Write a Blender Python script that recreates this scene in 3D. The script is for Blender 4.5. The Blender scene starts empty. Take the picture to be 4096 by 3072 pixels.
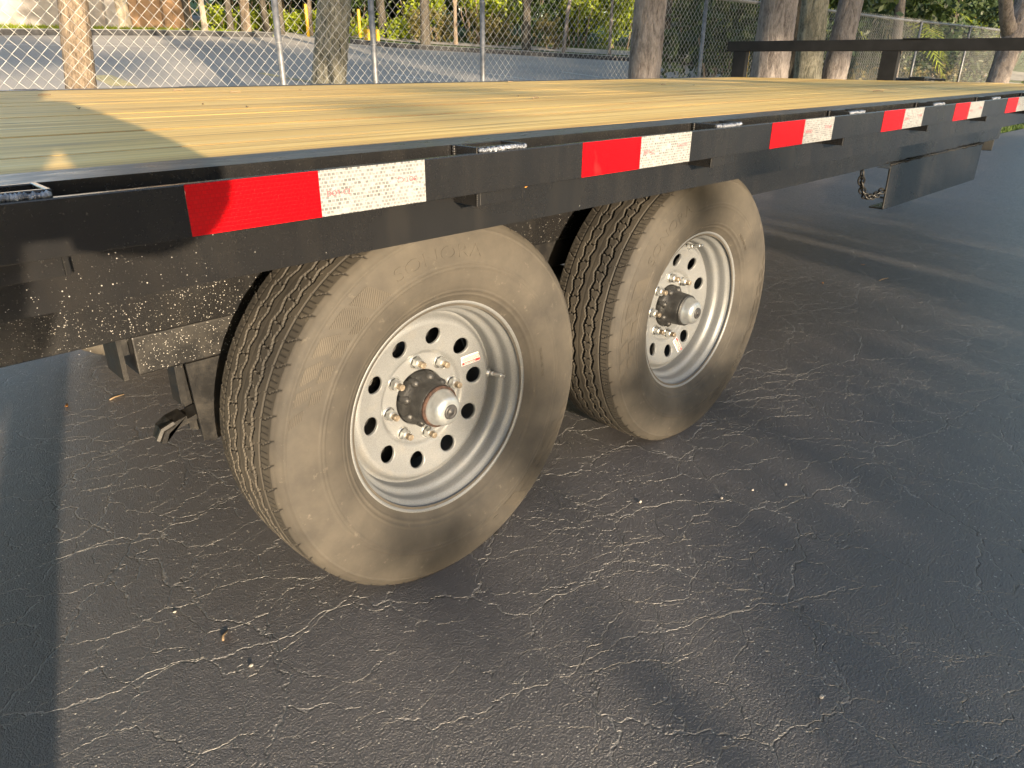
import bpy, bmesh, math, random
import numpy as np
from mathutils import Vector, Matrix

# ------------------------------------------------------------------ camera
sc = bpy.context.scene
COL = sc.collection
CAM = np.array([-0.3220, -0.7431, 1.0069])
YAW, PIT, ROL, FPX = 0.7813, -0.4202, 0.0073, 2898.54
_cy, _sy, _cp, _sp = math.cos(YAW), math.sin(YAW), math.cos(PIT), math.sin(PIT)
FW = np.array([_sy*_cp, _cy*_cp, _sp]); RT = np.array([_cy, -_sy, 0.0]); UP = np.cross(RT, FW)
_c, _s = math.cos(ROL), math.sin(ROL)
RT, UP = _c*RT + _s*UP, -_s*RT + _c*UP
cam = bpy.data.cameras.new('camera')
cam.sensor_fit = 'HORIZONTAL'; cam.sensor_width = 36.0; cam.lens = FPX/4096*36.0
cam.clip_start = 0.02; cam.clip_end = 600
cam_o = bpy.data.objects.new('camera', cam); COL.objects.link(cam_o)
cam_o.matrix_world = Matrix(((RT[0], UP[0], -FW[0], CAM[0]), (RT[1], UP[1], -FW[1], CAM[1]),
                             (RT[2], UP[2], -FW[2], CAM[2]), (0, 0, 0, 1)))
sc.camera = cam_o
def ray(u, v):
    d = FW + RT*((u-2048)/FPX) - UP*((v-1536)/FPX); return d/np.linalg.norm(d)
# ------------------------------------------------------------------ sky and sun
SUN_AZ, SUN_EL = math.radians(15.5), math.radians(11.0)
SD = np.array([math.sin(SUN_AZ)*math.cos(SUN_EL), math.cos(SUN_AZ)*math.cos(SUN_EL), -math.sin(SUN_EL)])  # light travels along SD
world = bpy.data.worlds.new('World'); sc.world = world; world.use_nodes = True
wn = world.node_tree
sky = wn.nodes.new('ShaderNodeTexSky'); sky.sky_type = 'NISHITA'; sky.sun_disc = False
sky.sun_elevation = SUN_EL; sky.sun_rotation = math.radians(195.5)
sky.air_density = 1.0; sky.dust_density = 1.5; sky.ozone_density = 1.2
wn.links.new(sky.outputs[0], wn.nodes['Background'].inputs[0])
wn.nodes['Background'].inputs[1].default_value = 0.14
sun = bpy.data.lights.new('sun', 'SUN'); sun.energy = 5.0; sun.angle = math.radians(0.55); sun.color = (1.0, 0.80, 0.56)
sun_o = bpy.data.objects.new('sun', sun); COL.objects.link(sun_o)
sun_o.rotation_euler = Vector(SD).to_track_quat('-Z', 'Y').to_euler(); sun_o.location = (-8, -30, 12)
vs = sc.view_settings; vs.view_transform = 'Standard'; vs.look = 'None'; vs.gamma = 1.0; vs.use_curve_mapping = False
vs.exposure = 1.6
sc.cycles.max_bounces = 8; sc.cycles.transparent_max_bounces = 8

rng = np.random.default_rng(7); random.seed(7)
GZ = -0.008            # ground level under the tyres

# ------------------------------------------------------------------ helpers
def link(o, parent=None):
    COL.objects.link(o)
    if parent is not None: o.parent = parent
    return o
def mesh_np(name, V, F, smooth=True):
    """V (n,3), F list of (m,k) index arrays"""
    me = bpy.data.meshes.new(name)
    V = np.asarray(V, np.float32)
    if isinstance(F, np.ndarray): F = [F]
    F = [np.asarray(f, np.int32) for f in F if len(f)]
    nl = sum(f.size for f in F); nf = sum(len(f) for f in F)
    me.vertices.add(len(V)); me.vertices.foreach_set('co', V.ravel())
    me.loops.add(nl); me.polygons.add(nf)
    me.loops.foreach_set('vertex_index', np.concatenate([f.ravel() for f in F]))
    tot = np.concatenate([np.full(len(f), f.shape[1], np.int32) for f in F])
    st = np.concatenate([[0], np.cumsum(tot)[:-1]]).astype(np.int32)
    me.polygons.foreach_set('loop_start', st)
    try: me.polygons.foreach_set('loop_total', tot)
    except Exception: pass
    if np.isscalar(smooth) or isinstance(smooth, bool):
        me.polygons.foreach_set('use_smooth', np.full(nf, bool(smooth)))
    else: me.polygons.foreach_set('use_smooth', np.asarray(smooth, bool))
    me.update(calc_edges=True); me.validate()
    return me
class MB:
    """collects primitive shapes into one mesh"""
    def __init__(s): s.v = []; s.q = []; s.t = []; s.n = 0; s.poly = []
    def add(s, V, Q=None, T=None):
        V = np.asarray(V, float)
        s.v.append(V)
        if Q is not None and len(Q): s.q.append(np.asarray(Q)+s.n)
        if T is not None and len(T): s.t.append(np.asarray(T)+s.n)
        s.n += len(V)
    def box(s, x0, x1, y0, y1, z0, z1, M=None):
        V = np.array([(x, y, z) for x in (x0, x1) for y in (y0, y1) for z in (z0, z1)], float)
        if M is not None: V = V @ np.array(M.to_3x3()).T + np.array(M.translation)
        s.add(V, [(0, 1, 3, 2), (4, 6, 7, 5), (0, 4, 5, 1), (2, 3, 7, 6), (0, 2, 6, 4), (1, 5, 7, 3)])
        return s
    def tube(s, pts, rad, n=8, cap=True, twist=0.0):
        pts = np.asarray(pts, float); k = len(pts)
        rad = np.full(k, rad) if np.isscalar(rad) else np.asarray(rad, float)
        T = np.gradient(pts, axis=0); T /= np.linalg.norm(T, axis=1)[:, None]+1e-12
        ref = np.array([0, 0, 1.0]) if abs(T[0][2]) < .9 else np.array([1.0, 0, 0])
        V = []
        N = np.cross(T[0], ref); N /= np.linalg.norm(N)
        a = np.linspace(0, 2*np.pi, n, endpoint=False)+twist
        for i in range(k):
            N = N - T[i]*(N@T[i]); N /= np.linalg.norm(N)+1e-12
            B = np.cross(T[i], N)
            V.append(pts[i]+rad[i]*(np.cos(a)[:, None]*N+np.sin(a)[:, None]*B))
        V = np.concatenate(V)
        i = np.arange(k-1)[:, None]*n; j = np.arange(n)[None]; j2 = (j+1) % n
        Q = np.stack([i+j, i+j2, i+n+j2, i+n+j], -1).reshape(-1, 4)
        if cap:
            V = np.concatenate([V, pts[:1], pts[-1:]]); b = k*n
            jj = np.arange(n)
            T_ = np.concatenate([np.stack([jj*0+b, (jj+1) % n, jj], -1), np.stack([jj*0+b+1, (k-1)*n+jj, (k-1)*n+(jj+1) % n], -1)])
            s.add(V, Q, T_)
        else: s.add(V, Q)
        return s
    def lathe(s, prof, n=48, axis='y', c=(0, 0, 0), close=False):
        """prof list of (r, h); revolved about the local y axis"""
        prof = np.asarray(prof, float); a = np.linspace(0, 2*np.pi, n, endpoint=False)
        V = np.stack([prof[:, 0, None]*np.cos(a), np.repeat(prof[:, 1, None], n, 1), prof[:, 0, None]*np.sin(a)], -1).reshape(-1, 3)+np.array(c)
        k = len(prof)
        i = np.arange(k-1)[:, None]*n; j = np.arange(n)[None]; j2 = (j+1) % n
        s.add(V, np.stack([i+j, i+n+j, i+n+j2, i+j2], -1).reshape(-1, 4)); return s
    def prism(s, poly, y0, y1):
        """polygon in (x,z) extruded from y0 to y1"""
        p = np.asarray(poly, float); n = len(p)
        V = np.concatenate([np.c_[p[:, 0], np.full(n, y0), p[:, 1]], np.c_[p[:, 0], np.full(n, y1), p[:, 1]]])
        Q = [(i, (i+1) % n, n+(i+1) % n, n+i) for i in range(n)]
        T = [(0, i+1, i) for i in range(1, n-1)]+[(n, n+i, n+i+1) for i in range(1, n-1)]
        s.add(V, Q, T); return s
    def mesh(s, name, smooth=False):
        F = []
        if s.q: F.append(np.concatenate(s.q))
        if s.t: F.append(np.concatenate(s.t))
        return mesh_np(name, np.concatenate(s.v), F, smooth)
    def build(s, name, mat, parent=None, smooth=False, bevel=0, loc=None):
        me = s.mesh(name, smooth); me.materials.append(mat)
        o = bpy.data.objects.new(name, me); link(o, parent)
        if loc is not None: o.location = loc
        if bevel:
            m = o.modifiers.new('bevel', 'BEVEL'); m.width = bevel; m.segments = 2; m.limit_method = 'ANGLE'; m.angle_limit = math.radians(40)
        return o
def tag(o, label, cat, group=None):
    o['label'] = label; o['category'] = cat
    if group: o['group'] = group
    return o
def empty(name, loc=(0, 0, 0)):
    o = bpy.data.objects.new(name, None); o.location = loc; o.empty_display_size = .1; link(o); return o

# ------------------------------------------------------------------ materials
class NT:
    def __init__(s, name):
        s.m = bpy.data.materials.new(name); s.m.use_nodes = True; s.t = s.m.node_tree
        s.b = s.t.nodes['Principled BSDF']; s.out = s.t.nodes['Material Output']; s._co = None
    def n(s, typ, **kw):
        nd = s.t.nodes.new('ShaderNode'+typ)
        for k, v in kw.items():
            if k.startswith('i_'):
                key = k[2:]; key = int(key) if key.isdigit() else key.replace('_', ' ')
                s.set(nd.inputs[key], v)
            else: setattr(nd, k, v)
        return nd
    def set(s, inp, v):
        if isinstance(v, bpy.types.NodeSocket): s.t.links.new(v, inp)
        else:
            if inp.type == 'RGBA' and not isinstance(v, (int, float)) and len(v) == 3: v = (*v, 1)
            inp.default_value = v
    def co(s):
        if s._co is None: s._co = s.n('TexCoord').outputs['Object']
        return s._co
    def mapn(s, scale=(1, 1, 1), loc=(0, 0, 0), vec=None, rot=(0, 0, 0)):
        return s.n('Mapping', i_Vector=vec or s.co(), i_Scale=scale, i_Location=loc, i_Rotation=rot).outputs[0]
    def noise(s, scale, detail=4, rough=.55, vec=None, dist=0.0):
        return s.n('TexNoise', i_Vector=vec or s.co(), i_Scale=scale, i_Detail=detail, i_Roughness=rough, i_Distortion=dist)
    def ramp(s, fac, stops):
        nd = s.n('ValToRGB', i_Fac=fac); e = nd.color_ramp.elements
        while len(e) < len(stops): e.new(.5)
        for k, (p, c) in enumerate(stops):
            e[k].position = p; c = (c, c, c) if isinstance(c, (int, float)) else c; e[k].color = (*c, 1)
        return nd.outputs[0]
    def rng(s, v, a, b, c=0., d=1.):
        return s.n('MapRange', i_Value=v, i_From_Min=a, i_From_Max=b, i_To_Min=c, i_To_Max=d).outputs[0]
    def math(s, op, a, b=0., c=0.):
        nd = s.n('Math', operation=op); s.set(nd.inputs[0], a); s.set(nd.inputs[1], b); s.set(nd.inputs[2], c); return nd.outputs[0]
    def mix(s, f, a, b, mode='MIX'):
        nd = s.n('MixRGB', blend_type=mode, i_Fac=f, i_Color1=a, i_Color2=b); return nd.outputs[0]
    def bump(s, h, strength=.3, dist=.01, nrm=None):
        nd = s.n('Bump', i_Height=h, i_Strength=strength, i_Distance=dist)
        if nrm is not None: s.t.links.new(nrm, nd.inputs['Normal'])
        return nd.outputs[0]
    def fin(s, col=None, rough=None, metal=None, normal=None, spec=None, **kw):
        for k, v in (('Base Color', col), ('Roughness', rough), ('Metallic', metal), ('Normal', normal), ('Specular IOR Level', spec)):
            if v is not None: s.set(s.b.inputs[k], v)
        for k, v in kw.items(): s.set(s.b.inputs[k.replace('_', ' ')], v)
        return s.m
def plain(name, col, rough=.6, metal=0., var=.12, scale=20, bump=0., **kw):
    m = NT(name); n = m.noise(scale, 5)
    lo = tuple(max(0, c*(1-var*2)) for c in col); hi = tuple(min(1, c*(1+var*2)) for c in col)
    c = m.ramp(n.outputs[0], [(.3, lo), (.7, hi)])
    nr = m.bump(m.noise(scale*6, 3).outputs[0], bump, .004) if bump else None
    return m.fin(c, rough, metal, nr, **kw)

def mat_asphalt():
    m = NT('cracked_sealcoat_asphalt'); co = m.co()
    w1 = m.noise(3.0, 4, .6); w2 = m.noise(22.0, 3, .6)
    d1 = m.n('VectorMath', operation='SUBTRACT', i_0=w1.outputs['Color'], i_1=(.5, .5, .5)).outputs[0]
    d1 = m.n('VectorMath', operation='SCALE', i_0=d1, i_Scale=.22).outputs[0]
    d2 = m.n('VectorMath', operation='SUBTRACT', i_0=w2.outputs['Color'], i_1=(.5, .5, .5)).outputs[0]
    d2 = m.n('VectorMath', operation='SCALE', i_0=d2, i_Scale=.045).outputs[0]
    p = m.n('VectorMath', operation='ADD', i_0=co, i_1=d1).outputs[0]
    p = m.n('VectorMath', operation='ADD', i_0=p, i_1=d2).outputs[0]
    p = m.mapn((1, 1, 0), vec=p)
    def edges(scale, width, seed, lo, hi, msc):
        v = m.n('TexVoronoi', feature='DISTANCE_TO_EDGE', voronoi_dimensions='2D', i_Vector=m.mapn((1, 1, 1), (seed, seed*.7, 0), vec=p), i_Scale=scale).outputs['Distance']
        mask = m.rng(m.noise(msc, 3, .6, vec=m.mapn((1, 1, 1), (seed*2, 3, 0))).outputs[0], lo, hi)
        ww = m.math('MULTIPLY', mask, width*scale)
        ww = m.math('ADD', ww, .00001)
        r = m.math('DIVIDE', v, ww)
        return m.math('MULTIPLY', m.rng(r, .35, 1.0, 1., 0.), mask), mask
    e1, k1 = edges(3.0, .0030, 3.1, .22, .42, 1.1)
    e2, k2 = edges(7.2, .0021, 7.7, .31, .51, 1.7)
    e3, k3 = edges(15., .0013, 12.3, .42, .62, 2.3)
    cr = m.math('MAXIMUM', e1, m.math('MAXIMUM', e2, e3))
    fillm = m.rng(m.noise(7, 5, .7).outputs[0], .36, .56)
    fine = m.noise(260, 3, .7).outputs[0]
    mid = m.noise(38, 5, .65).outputs[0]
    big = m.noise(1.2, 4, .6).outputs[0]
    base = m.ramp(mid, [(.25, (.048, .0455, .0490)), (.6, (.063, .0600, .0640)), (.85, (.081, .077, .0815))])
    base = m.mix(m.rng(big, .35, .75, 0, .45), base, (.074, .070, .0685))
    base = m.mix(m.rng(fine, .62, .72, 0, .35), base, (.13, .125, .124))
    fillc = m.ramp(m.noise(60, 3).outputs[0], [(.3, (.15, .143, .135)), (.7, (.34, .327, .31))])
    c = m.mix(m.math('MULTIPLY', cr, m.rng(fillm, 0, 1, .06, .46)), base, fillc)
    c = m.mix(m.math('MULTIPLY', cr, m.rng(fillm, 0, 1, .75, 0.)), c, (.012, .012, .013))
    sp = m.n('TexVoronoi', feature='F1', voronoi_dimensions='2D', i_Vector=co, i_Scale=120.)
    rnd = m.n('SeparateColor', i_Color=sp.outputs['Color']).outputs[0]
    patch = m.rng(m.noise(1.6, 5, .7).outputs[0], .42, .74, .993, .88)
    dot = m.math('MULTIPLY', m.math('GREATER_THAN', rnd, patch), m.rng(sp.outputs['Distance'], .10, .24, 1., 0.))
    c = m.mix(m.math('MULTIPLY', dot, .85), c, (.55, .52, .46))
    h = m.math('MULTIPLY_ADD', fine, .9, m.math('MULTIPLY', mid, .35))
    h = m.math('MULTIPLY_ADD', m.noise(110, 3, .6).outputs[0], .5, h)
    h = m.math('MULTIPLY_ADD', cr, -.5, h)
    nr = m.bump(h, .9, .007)
    return m.fin(c, m.rng(mid, .3, .7, .34, .46), 0., nr, 1.0)

def mat_lot():
    m = NT('worn_grey_asphalt'); n1 = m.noise(.5, 5, .6).outputs[0]; n2 = m.noise(45, 3, .6).outputs[0]
    st = m.noise(1.0, 4, .6, vec=m.mapn((.25, 1.8, 1))).outputs[0]
    c = m.ramp(n1, [(.3, (.27, .250, .222)), (.7, (.35, .325, .288))])
    c = m.mix(m.rng(st, .45, .7, 0, .35), c, (.23, .222, .212))
    c = m.mix(m.rng(n2, .5, .75, 0, .3), c, (.42, .405, .385))
    return m.fin(c, .8, 0., m.bump(n2, .3, .01))
def mat_black():
    m = NT('black_gloss_paint')
    n1 = m.noise(3.5, 5, .6, dist=.4).outputs[0]; n2 = m.noise(320, 3, .6).outputs[0]
    st = m.noise(9, 4, .6, vec=m.mapn((3, 3, .35))).outputs[0]
    c = m.mix(m.rng(st, .45, .8, 0, .55), (.010, .010, .0105), (.022, .020, .018))
    c = m.mix(m.rng(n2, .68, .76, 0, .2), c, (.06, .054, .046))
    r = m.math('ADD', m.rng(n1, .3, .75, .16, .34), m.rng(n2, .6, .75, 0, .2))
    h = m.math('MULTIPLY_ADD', n2, .12, m.noise(14, 3).outputs[0])
    return m.fin(c, r, 0., m.bump(h, .06, .01), .55, Coat_Weight=.25, Coat_Roughness=.12)
def mat_dark_steel():
    m = NT('dusty_black_steel')
    n1 = m.noise(25, 5, .7).outputs[0]; n2 = m.noise(6, 4).outputs[0]
    c = m.mix(m.rng(n1, .45, .8, 0, .6), (.010, .010, .0105), (.042, .037, .030))
    c = m.mix(m.rng(n2, .5, .8, 0, .2), c, (.036, .031, .026))
    return m.fin(c, m.rng(n1, .3, .8, .32, .6), 0., m.bump(n1, .15, .004), .5)
def mat_flange():
    m = NT('scuffed_black_flange')
    n = m.noise(5, 5, .7, vec=m.mapn((1, 9, 9))).outputs[0]; n2 = m.noise(60, 4, .7, vec=m.mapn((.4, 1, 1))).outputs[0]
    c = m.mix(m.rng(n, .4, .75, 0, .7), (.02, .02, .02), (.13, .115, .09))
    c = m.mix(m.rng(n2, .55, .75, 0, .6), c, (.20, .17, .125))
    return m.fin(c, m.rng(n2, .3, .7, .24, .5), 0., m.bump(n2, .15, .003), .6)
def mat_wood():
    m = NT('yellow_pine_plank')
    rnd = m.n('ObjectInfo').outputs['Random']
    off = m.n('CombineXYZ', i_X=m.math('MULTIPLY', rnd, 37.), i_Y=m.math('MULTIPLY', rnd, 11.), i_Z=m.math('MULTIPLY', rnd, 5.)).outputs[0]
    p = m.n('VectorMath', operation='ADD', i_0=m.co(), i_1=off).outputs[0]
    g1 = m.noise(1.0, 6, .7, vec=m.mapn((.7, 30, 10), vec=p), dist=.8).outputs[0]
    g2 = m.noise(1.0, 4, .6, vec=m.mapn((2.2, 120, 20), vec=p)).outputs[0]
    g3 = m.noise(1.0, 4, .6, vec=m.mapn((.5, 3.5, 3), vec=p)).outputs[0]
    kn = m.n('TexVoronoi', feature='F1', i_Vector=m.mapn((1.1, 5.5, 1), vec=p), i_Scale=1.).outputs['Distance']
    c = m.ramp(g1, [(.33, (.25, .130, .032)), (.43, (.50, .305, .074)), (.52, (.66, .435, .115)), (.64, (.80, .58, .20))])
    c = m.mix(m.rng(g2, .47, .70, 0, .6), c, (.26, .15, .052))
    c = m.mix(m.rng(g3, .45, .75, 0, .4), c, (.56, .38, .125))
    c = m.mix(m.rng(kn, .03, .085, .8, 0), c, (.13, .07, .03))
    c = m.mix(m.rng(rnd, 0, 1, 0, .30), c, (.84, .60, .21))
    yy = m.math('ABSOLUTE', m.n('SeparateXYZ', i_Vector=m.co()).outputs[1])
    ed = m.math('MULTIPLY', m.rng(yy, .054, .0680, 0., 1.), m.rng(m.noise(1.0, 4, .6, vec=m.mapn((1.3, 8, 4), vec=p)).outputs[0], .35, .6, .25, .9))
    c = m.mix(ed, c, (.15, .085, .034))
    h = m.math('ADD', g1, m.math('MULTIPLY', g2, .5))
    return m.fin(c, m.rng(g1, .3, .7, .62, .46), 0., m.bump(h, .35, .004), .4)
def mat_tape(name, c0, c1, white):
    m = NT(name); co = m.co()
    xz = m.n('CombineXYZ', i_X=m.n('SeparateXYZ', i_Vector=co).outputs[0], i_Y=m.n('SeparateXYZ', i_Vector=co).outputs[2], i_Z=0.).outputs[0]
    br = m.n('TexBrick', i_Vector=xz, i_Scale=1., i_Color1=(1, 1, 1, 1), i_Color2=(.35, .35, .35, 1), i_Mortar=(0, 0, 0, 1), i_Mortar_Size=.0006, i_Mortar_Smooth=.1, i_Brick_Width=.0052, i_Row_Height=.0042)
    br.offset = .5
    f = m.n('SeparateColor', i_Color=br.outputs[0]).outputs[0]
    n = m.noise(7, 4).outputs[0]
    if white:
        vo = m.n('TexVoronoi', feature='F1', i_Vector=xz, i_Scale=240.).outputs['Color']
        sp = m.n('SeparateColor', i_Color=vo).outputs[0]
        c = m.mix(m.rng(m.math('MULTIPLY', f, m.rng(sp, .2, .8, .55, 1.)), .1, .9, 0, 1), c0, c1)
        c = m.mix(br.outputs['Fac'], c, (.27, .27, .265))
    else:
        c = m.mix(m.rng(f, 0, 1, .4, 1), c0, c1)
    c = m.mix(m.rng(n, .6, .85, 0, .25), c, (.30, .27, .22))
    return m.fin(c, .26, 0., m.bump(f, .25, .0006), .3, Coat_Weight=.08, Coat_Roughness=.1)
def mat_rubber():
    m = NT('dusty_tyre_rubber')
    n1 = m.noise(9, 6, .65).outputs[0]; n2 = m.noise(55, 5, .7).outputs[0]; n3 = m.noise(3, 3).outputs[0]
    d = m.math('ADD', m.rng(n1, .3, .75, .18, .72), m.rng(n3, .35, .7, -.22, .26))
    c = m.mix(d, (.025, .0235, .022), (.101, .089, .0715))
    c = m.mix(m.rng(n2, .62, .76, 0, .45), c, (.18, .158, .125))
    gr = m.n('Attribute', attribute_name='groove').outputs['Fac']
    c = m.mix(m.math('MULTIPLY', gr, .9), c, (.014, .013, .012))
    return m.fin(c, .72, 0., m.bump(n2, .12, .002), .35)
def mat_hatch():
    m = NT('ribbed_sidewall_rubber')
    wv = m.n('TexWave', wave_type='BANDS', bands_direction='X', i_Vector=m.mapn((1, 1, 1), rot=(0, 0, 0)), i_Scale=90., i_Distortion=0.)
    n1 = m.noise(12, 5).outputs[0]
    c = m.mix(m.rng(n1, .3, .7, .25, .75), (.028, .026, .023), (.092, .080, .063))
    c = m.mix(m.rng(wv.outputs[1], .3, .7, 0, .3), c, (.030, .025, .020))
    return m.fin(c, .7, 0., m.bump(wv.outputs[1], .4, .001), .35)
def mat_rim():
    m = NT('silver_wheel_paint')
    n1 = m.noise(500, 2, .5).outputs[0]; n2 = m.noise(14, 5, .65).outputs[0]
    c = m.ramp(n1, [(.35, (.150, .158, .164)), (.65, (.200, .208, .215))])
    c = m.mix(m.rng(n2, .55, .8, 0, .35), c, (.26, .23, .18))
    return m.fin(c, m.rng(n2, .3, .7, .40, .54), .25, m.bump(n1, .05, .0008), .5)
def mat_bark(name, lo, mid, hi, sc=1.0):
    m = NT(name); p = m.mapn((9*sc, 9*sc, 2.6*sc))
    a = m.noise(1.7, 6, .65, vec=p, dist=.8).outputs[0]; b = m.noise(9, 4, .65, vec=p).outputs[0]
    pl = m.noise(.8, 4, .6, vec=p).outputs[0]
    c = m.ramp(m.math('ADD', m.math('MULTIPLY', a, .6), m.math('MULTIPLY', b, .4)), [(.36, lo), (.5, mid), (.66, hi)])
    c = m.mix(m.rng(pl, .5, .75, 0, .5), c, tuple(x*.72+.01 for x in mid))
    return m.fin(c, .88, 0., m.bump(m.math('ADD', a, m.math('MULTIPLY', b, .5)), .9, .03), .2)
def mat_leaf(name, lo, hi, tr=.35):
    m = NT(name); rnd = m.n('NewGeometry').outputs['Random Per Island']
    c = m.ramp(rnd, [(0., lo), (1., hi)])
    n = m.noise(.9, 3).outputs[0]
    c = m.mix(m.rng(n, .35, .7, 0, .5), c, tuple(x*.6 for x in lo))
    m.fin(c, .5, 0., None, .35)
    tl = m.n('BsdfTranslucent', i_Color=c)
    mx = m.n('MixShader', i_Fac=tr); m.t.links.new(m.b.outputs[0], mx.inputs[1]); m.t.links.new(tl.outputs[0], mx.inputs[2])
    m.t.links.new(mx.outputs[0], m.out.inputs[0]); return m.m
def mat_grass():
    m = NT('short_grass'); n = m.noise(6, 6, .7).outputs[0]; n2 = m.noise(60, 4, .7).outputs[0]
    c = m.ramp(n, [(.3, (.045, .075, .018)), (.6, (.085, .13, .03)), (.8, (.16, .16, .06))])
    c = m.mix(m.rng(n2, .5, .8, 0, .5), c, (.03, .045, .012))
    return m.fin(c, .9, 0., m.bump(n2, .8, .04), .2)
M = dict(
    asphalt=mat_asphalt(), lot=mat_lot(), black=mat_black(), dsteel=mat_dark_steel(), flange=mat_flange(), wood=mat_wood(),
    red=mat_tape('red_reflective_sheeting', (.24, .0008, .003), (.42, .001, .004), False),
    white=mat_tape('white_reflective_sheeting', (.075, .077, .079), (.27, .277, .28), True),
    redink=plain('red_ink', (.45, .03, .05), .5), rubber=mat_rubber(), hatch=mat_hatch(), rim=mat_rim(),
    zinc=plain('zinc_plated_steel', (.62, .63, .62), .28, .9, .15, 60), stud=plain('dull_stud_steel', (.30, .25, .19), .5, .7, .3, 90),
    hub=plain('black_hub_casting', (.022, .022, .022), .45, 0., .3, 40, .3), rust=plain('rusty_ring', (.038, .019, .013), .85, 0., .5, 70, .4),
    capm=plain('galvanised_grease_cap', (.40, .42, .43), .36, .7, .15, 30), plug=plain('rubber_plug', (.03, .03, .032), .5, 0., .3, 60),
    label=plain('white_label', (.78, .78, .76), .35), ink=plain('black_ink', (.03, .03, .03), .5), labred=plain('label_red', (.70, .03, .03), .4),
    weld=plain('sky_tinted_weld', (.22, .24, .28), .34, .6, .3, 120, .6), galv=plain('galvanised_pipe', (.15, .155, .165), .5, .4, .18, 25),  # weld: bluish tint paints the sky's reflection onto the metal
    wire=plain('galvanised_wire', (.34, .34, .33), .5, .35, .1, 30), drop=plain('water_bead_glint', (.38, .37, .35), .08, .0, .05, 9, 0., Specular_IOR_Level=.6),  # drop: pale base colour stands in for sun glints on the beads
    barkp=mat_bark('pinkish_grey_bark', (.075, .062, .055), (.19, .165, .150), (.31, .275, .25)),
    barkg=mat_bark('furrowed_grey_green_bark', (.045, .045, .032), (.17, .16, .125), (.30, .285, .225), 1.2),
    barkt=mat_bark('tan_bark', (.07, .052, .037), (.19, .148, .108), (.31, .25, .185)),
    barkd=mat_bark('dark_bark', (.03, .026, .021), (.075, .066, .054), (.13, .115, .095)),
    pale=mat_bark('pale_bark', (.34, .28, .20), (.56, .47, .35), (.70, .61, .47), .5),
    lime=mat_leaf('bright_green_leaves', (.17, .23, .012), (.36, .42, .03)), leaf=mat_leaf('mid_green_leaves', (.04, .075, .016), (.11, .16, .035)),
    dark=mat_leaf('dark_green_leaves', (.018, .036, .011), (.055, .085, .024), .2), olive=mat_leaf('olive_dry_leaves', (.10, .09, .03), (.24, .20, .07)),
    grass=mat_grass(), kerb=plain('weathered_concrete', (.42, .40, .36), .85, 0., .15, 12, .3), kerbd=plain('dark_kerb_face', (.035, .035, .037), .8, 0., .3, 8, .3),
    paintw=plain('worn_white_paint', (.52, .51, .48), .7, 0., .25, 30), painty=plain('worn_yellow_paint', (.42, .36, .18), .75, 0., .2, 20),
    yellow=plain('yellow_paint', (.42, .27, .015), .5, 0., .12, 20), stuccog=plain('grey_stucco', (.34, .31, .285), .9, 0., .08, 4, .2),
    stuccot=plain('tan_stucco', (.27, .170, .098), .9, 0., .08, 4, .2), stuccow=plain('white_panel', (.72, .70, .68), .6, 0., .06, 4),
    darkopen=plain('dark_bay_opening', (.012, .012, .013), .6, 0., .2, 6), orange=plain('orange_sign', (.75, .20, .05), .5), matte=plain('matte_black_paint', (.009, .009, .0095), .65, 0., .2, 12, .1, Specular_IOR_Level=.25), litter=plain('leaf_litter', (.16, .10, .05), .9, 0., .4, 30, .5),
    dleaf=plain('dry_leaf', (.62, .27, .05), .6, 0., .25, 60), twig=plain('straw_twig', (.22, .155, .09), .7, 0., .2, 60), stone=plain('pale_pebble', (.34, .31, .27), .8, 0., .2, 80, .3),
    shirt=plain('navy_shirt', (.05, .06, .10), .9), trousers=plain('dark_trousers', (.05, .045, .04), .9), skin=plain('skin', (.48, .30, .21), .5), hair=plain('dark_hair', (.03, .02, .015), .6),
)

# ------------------------------------------------------------------ terrain and setting
def tz(x, y):
    """height of the terrain: flat yard, then a car park that climbs gently away from the fence"""
    x = np.asarray(x, float); y = np.asarray(y, float)
    k = np.clip((y-4)/5, 0, 1); yy = np.clip(y, 4, 60)
    return GZ + .0088*np.clip(x, -60, 60)*k + .0864*(yy-4)
def onlot(u, v):
    """photo pixel to the sloping car park"""
    d = ray(u, v); t = (.0088*CAM[0]+.0864*(CAM[1]-4)+GZ-CAM[2])/(d[2]-.0088*d[0]-.0864*d[1]); return CAM+t*d
def aty(u, v, y):
    d = ray(u, v); return CAM+d*((y-CAM[1])/d[1])
def sheet(name, xs, ys, off, mat, kind='structure'):
    X, Y = np.meshgrid(xs, ys); Z = tz(X, Y)+off
    n, m_ = len(ys), len(xs); i = np.arange(n-1)[:, None]*m_; j = np.arange(m_-1)[None]
    Q = np.stack([i+j, i+j+1, i+m_+j+1, i+m_+j], -1).reshape(-1, 4)
    me = mesh_np(name, np.stack([X, Y, Z], -1).reshape(-1, 3), Q, True); me.materials.append(mat)
    o = link(bpy.data.objects.new(name, me)); o['kind'] = kind; return o
def resample(P, step):
    P = np.asarray(P, float); d = np.r_[0, np.cumsum(np.linalg.norm(np.diff(P, axis=0), axis=1))]
    s = np.linspace(0, d[-1], max(2, int(d[-1]/step)+1)); return np.c_[np.interp(s, d, P[:, 0]), np.interp(s, d, P[:, 1])]
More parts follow.
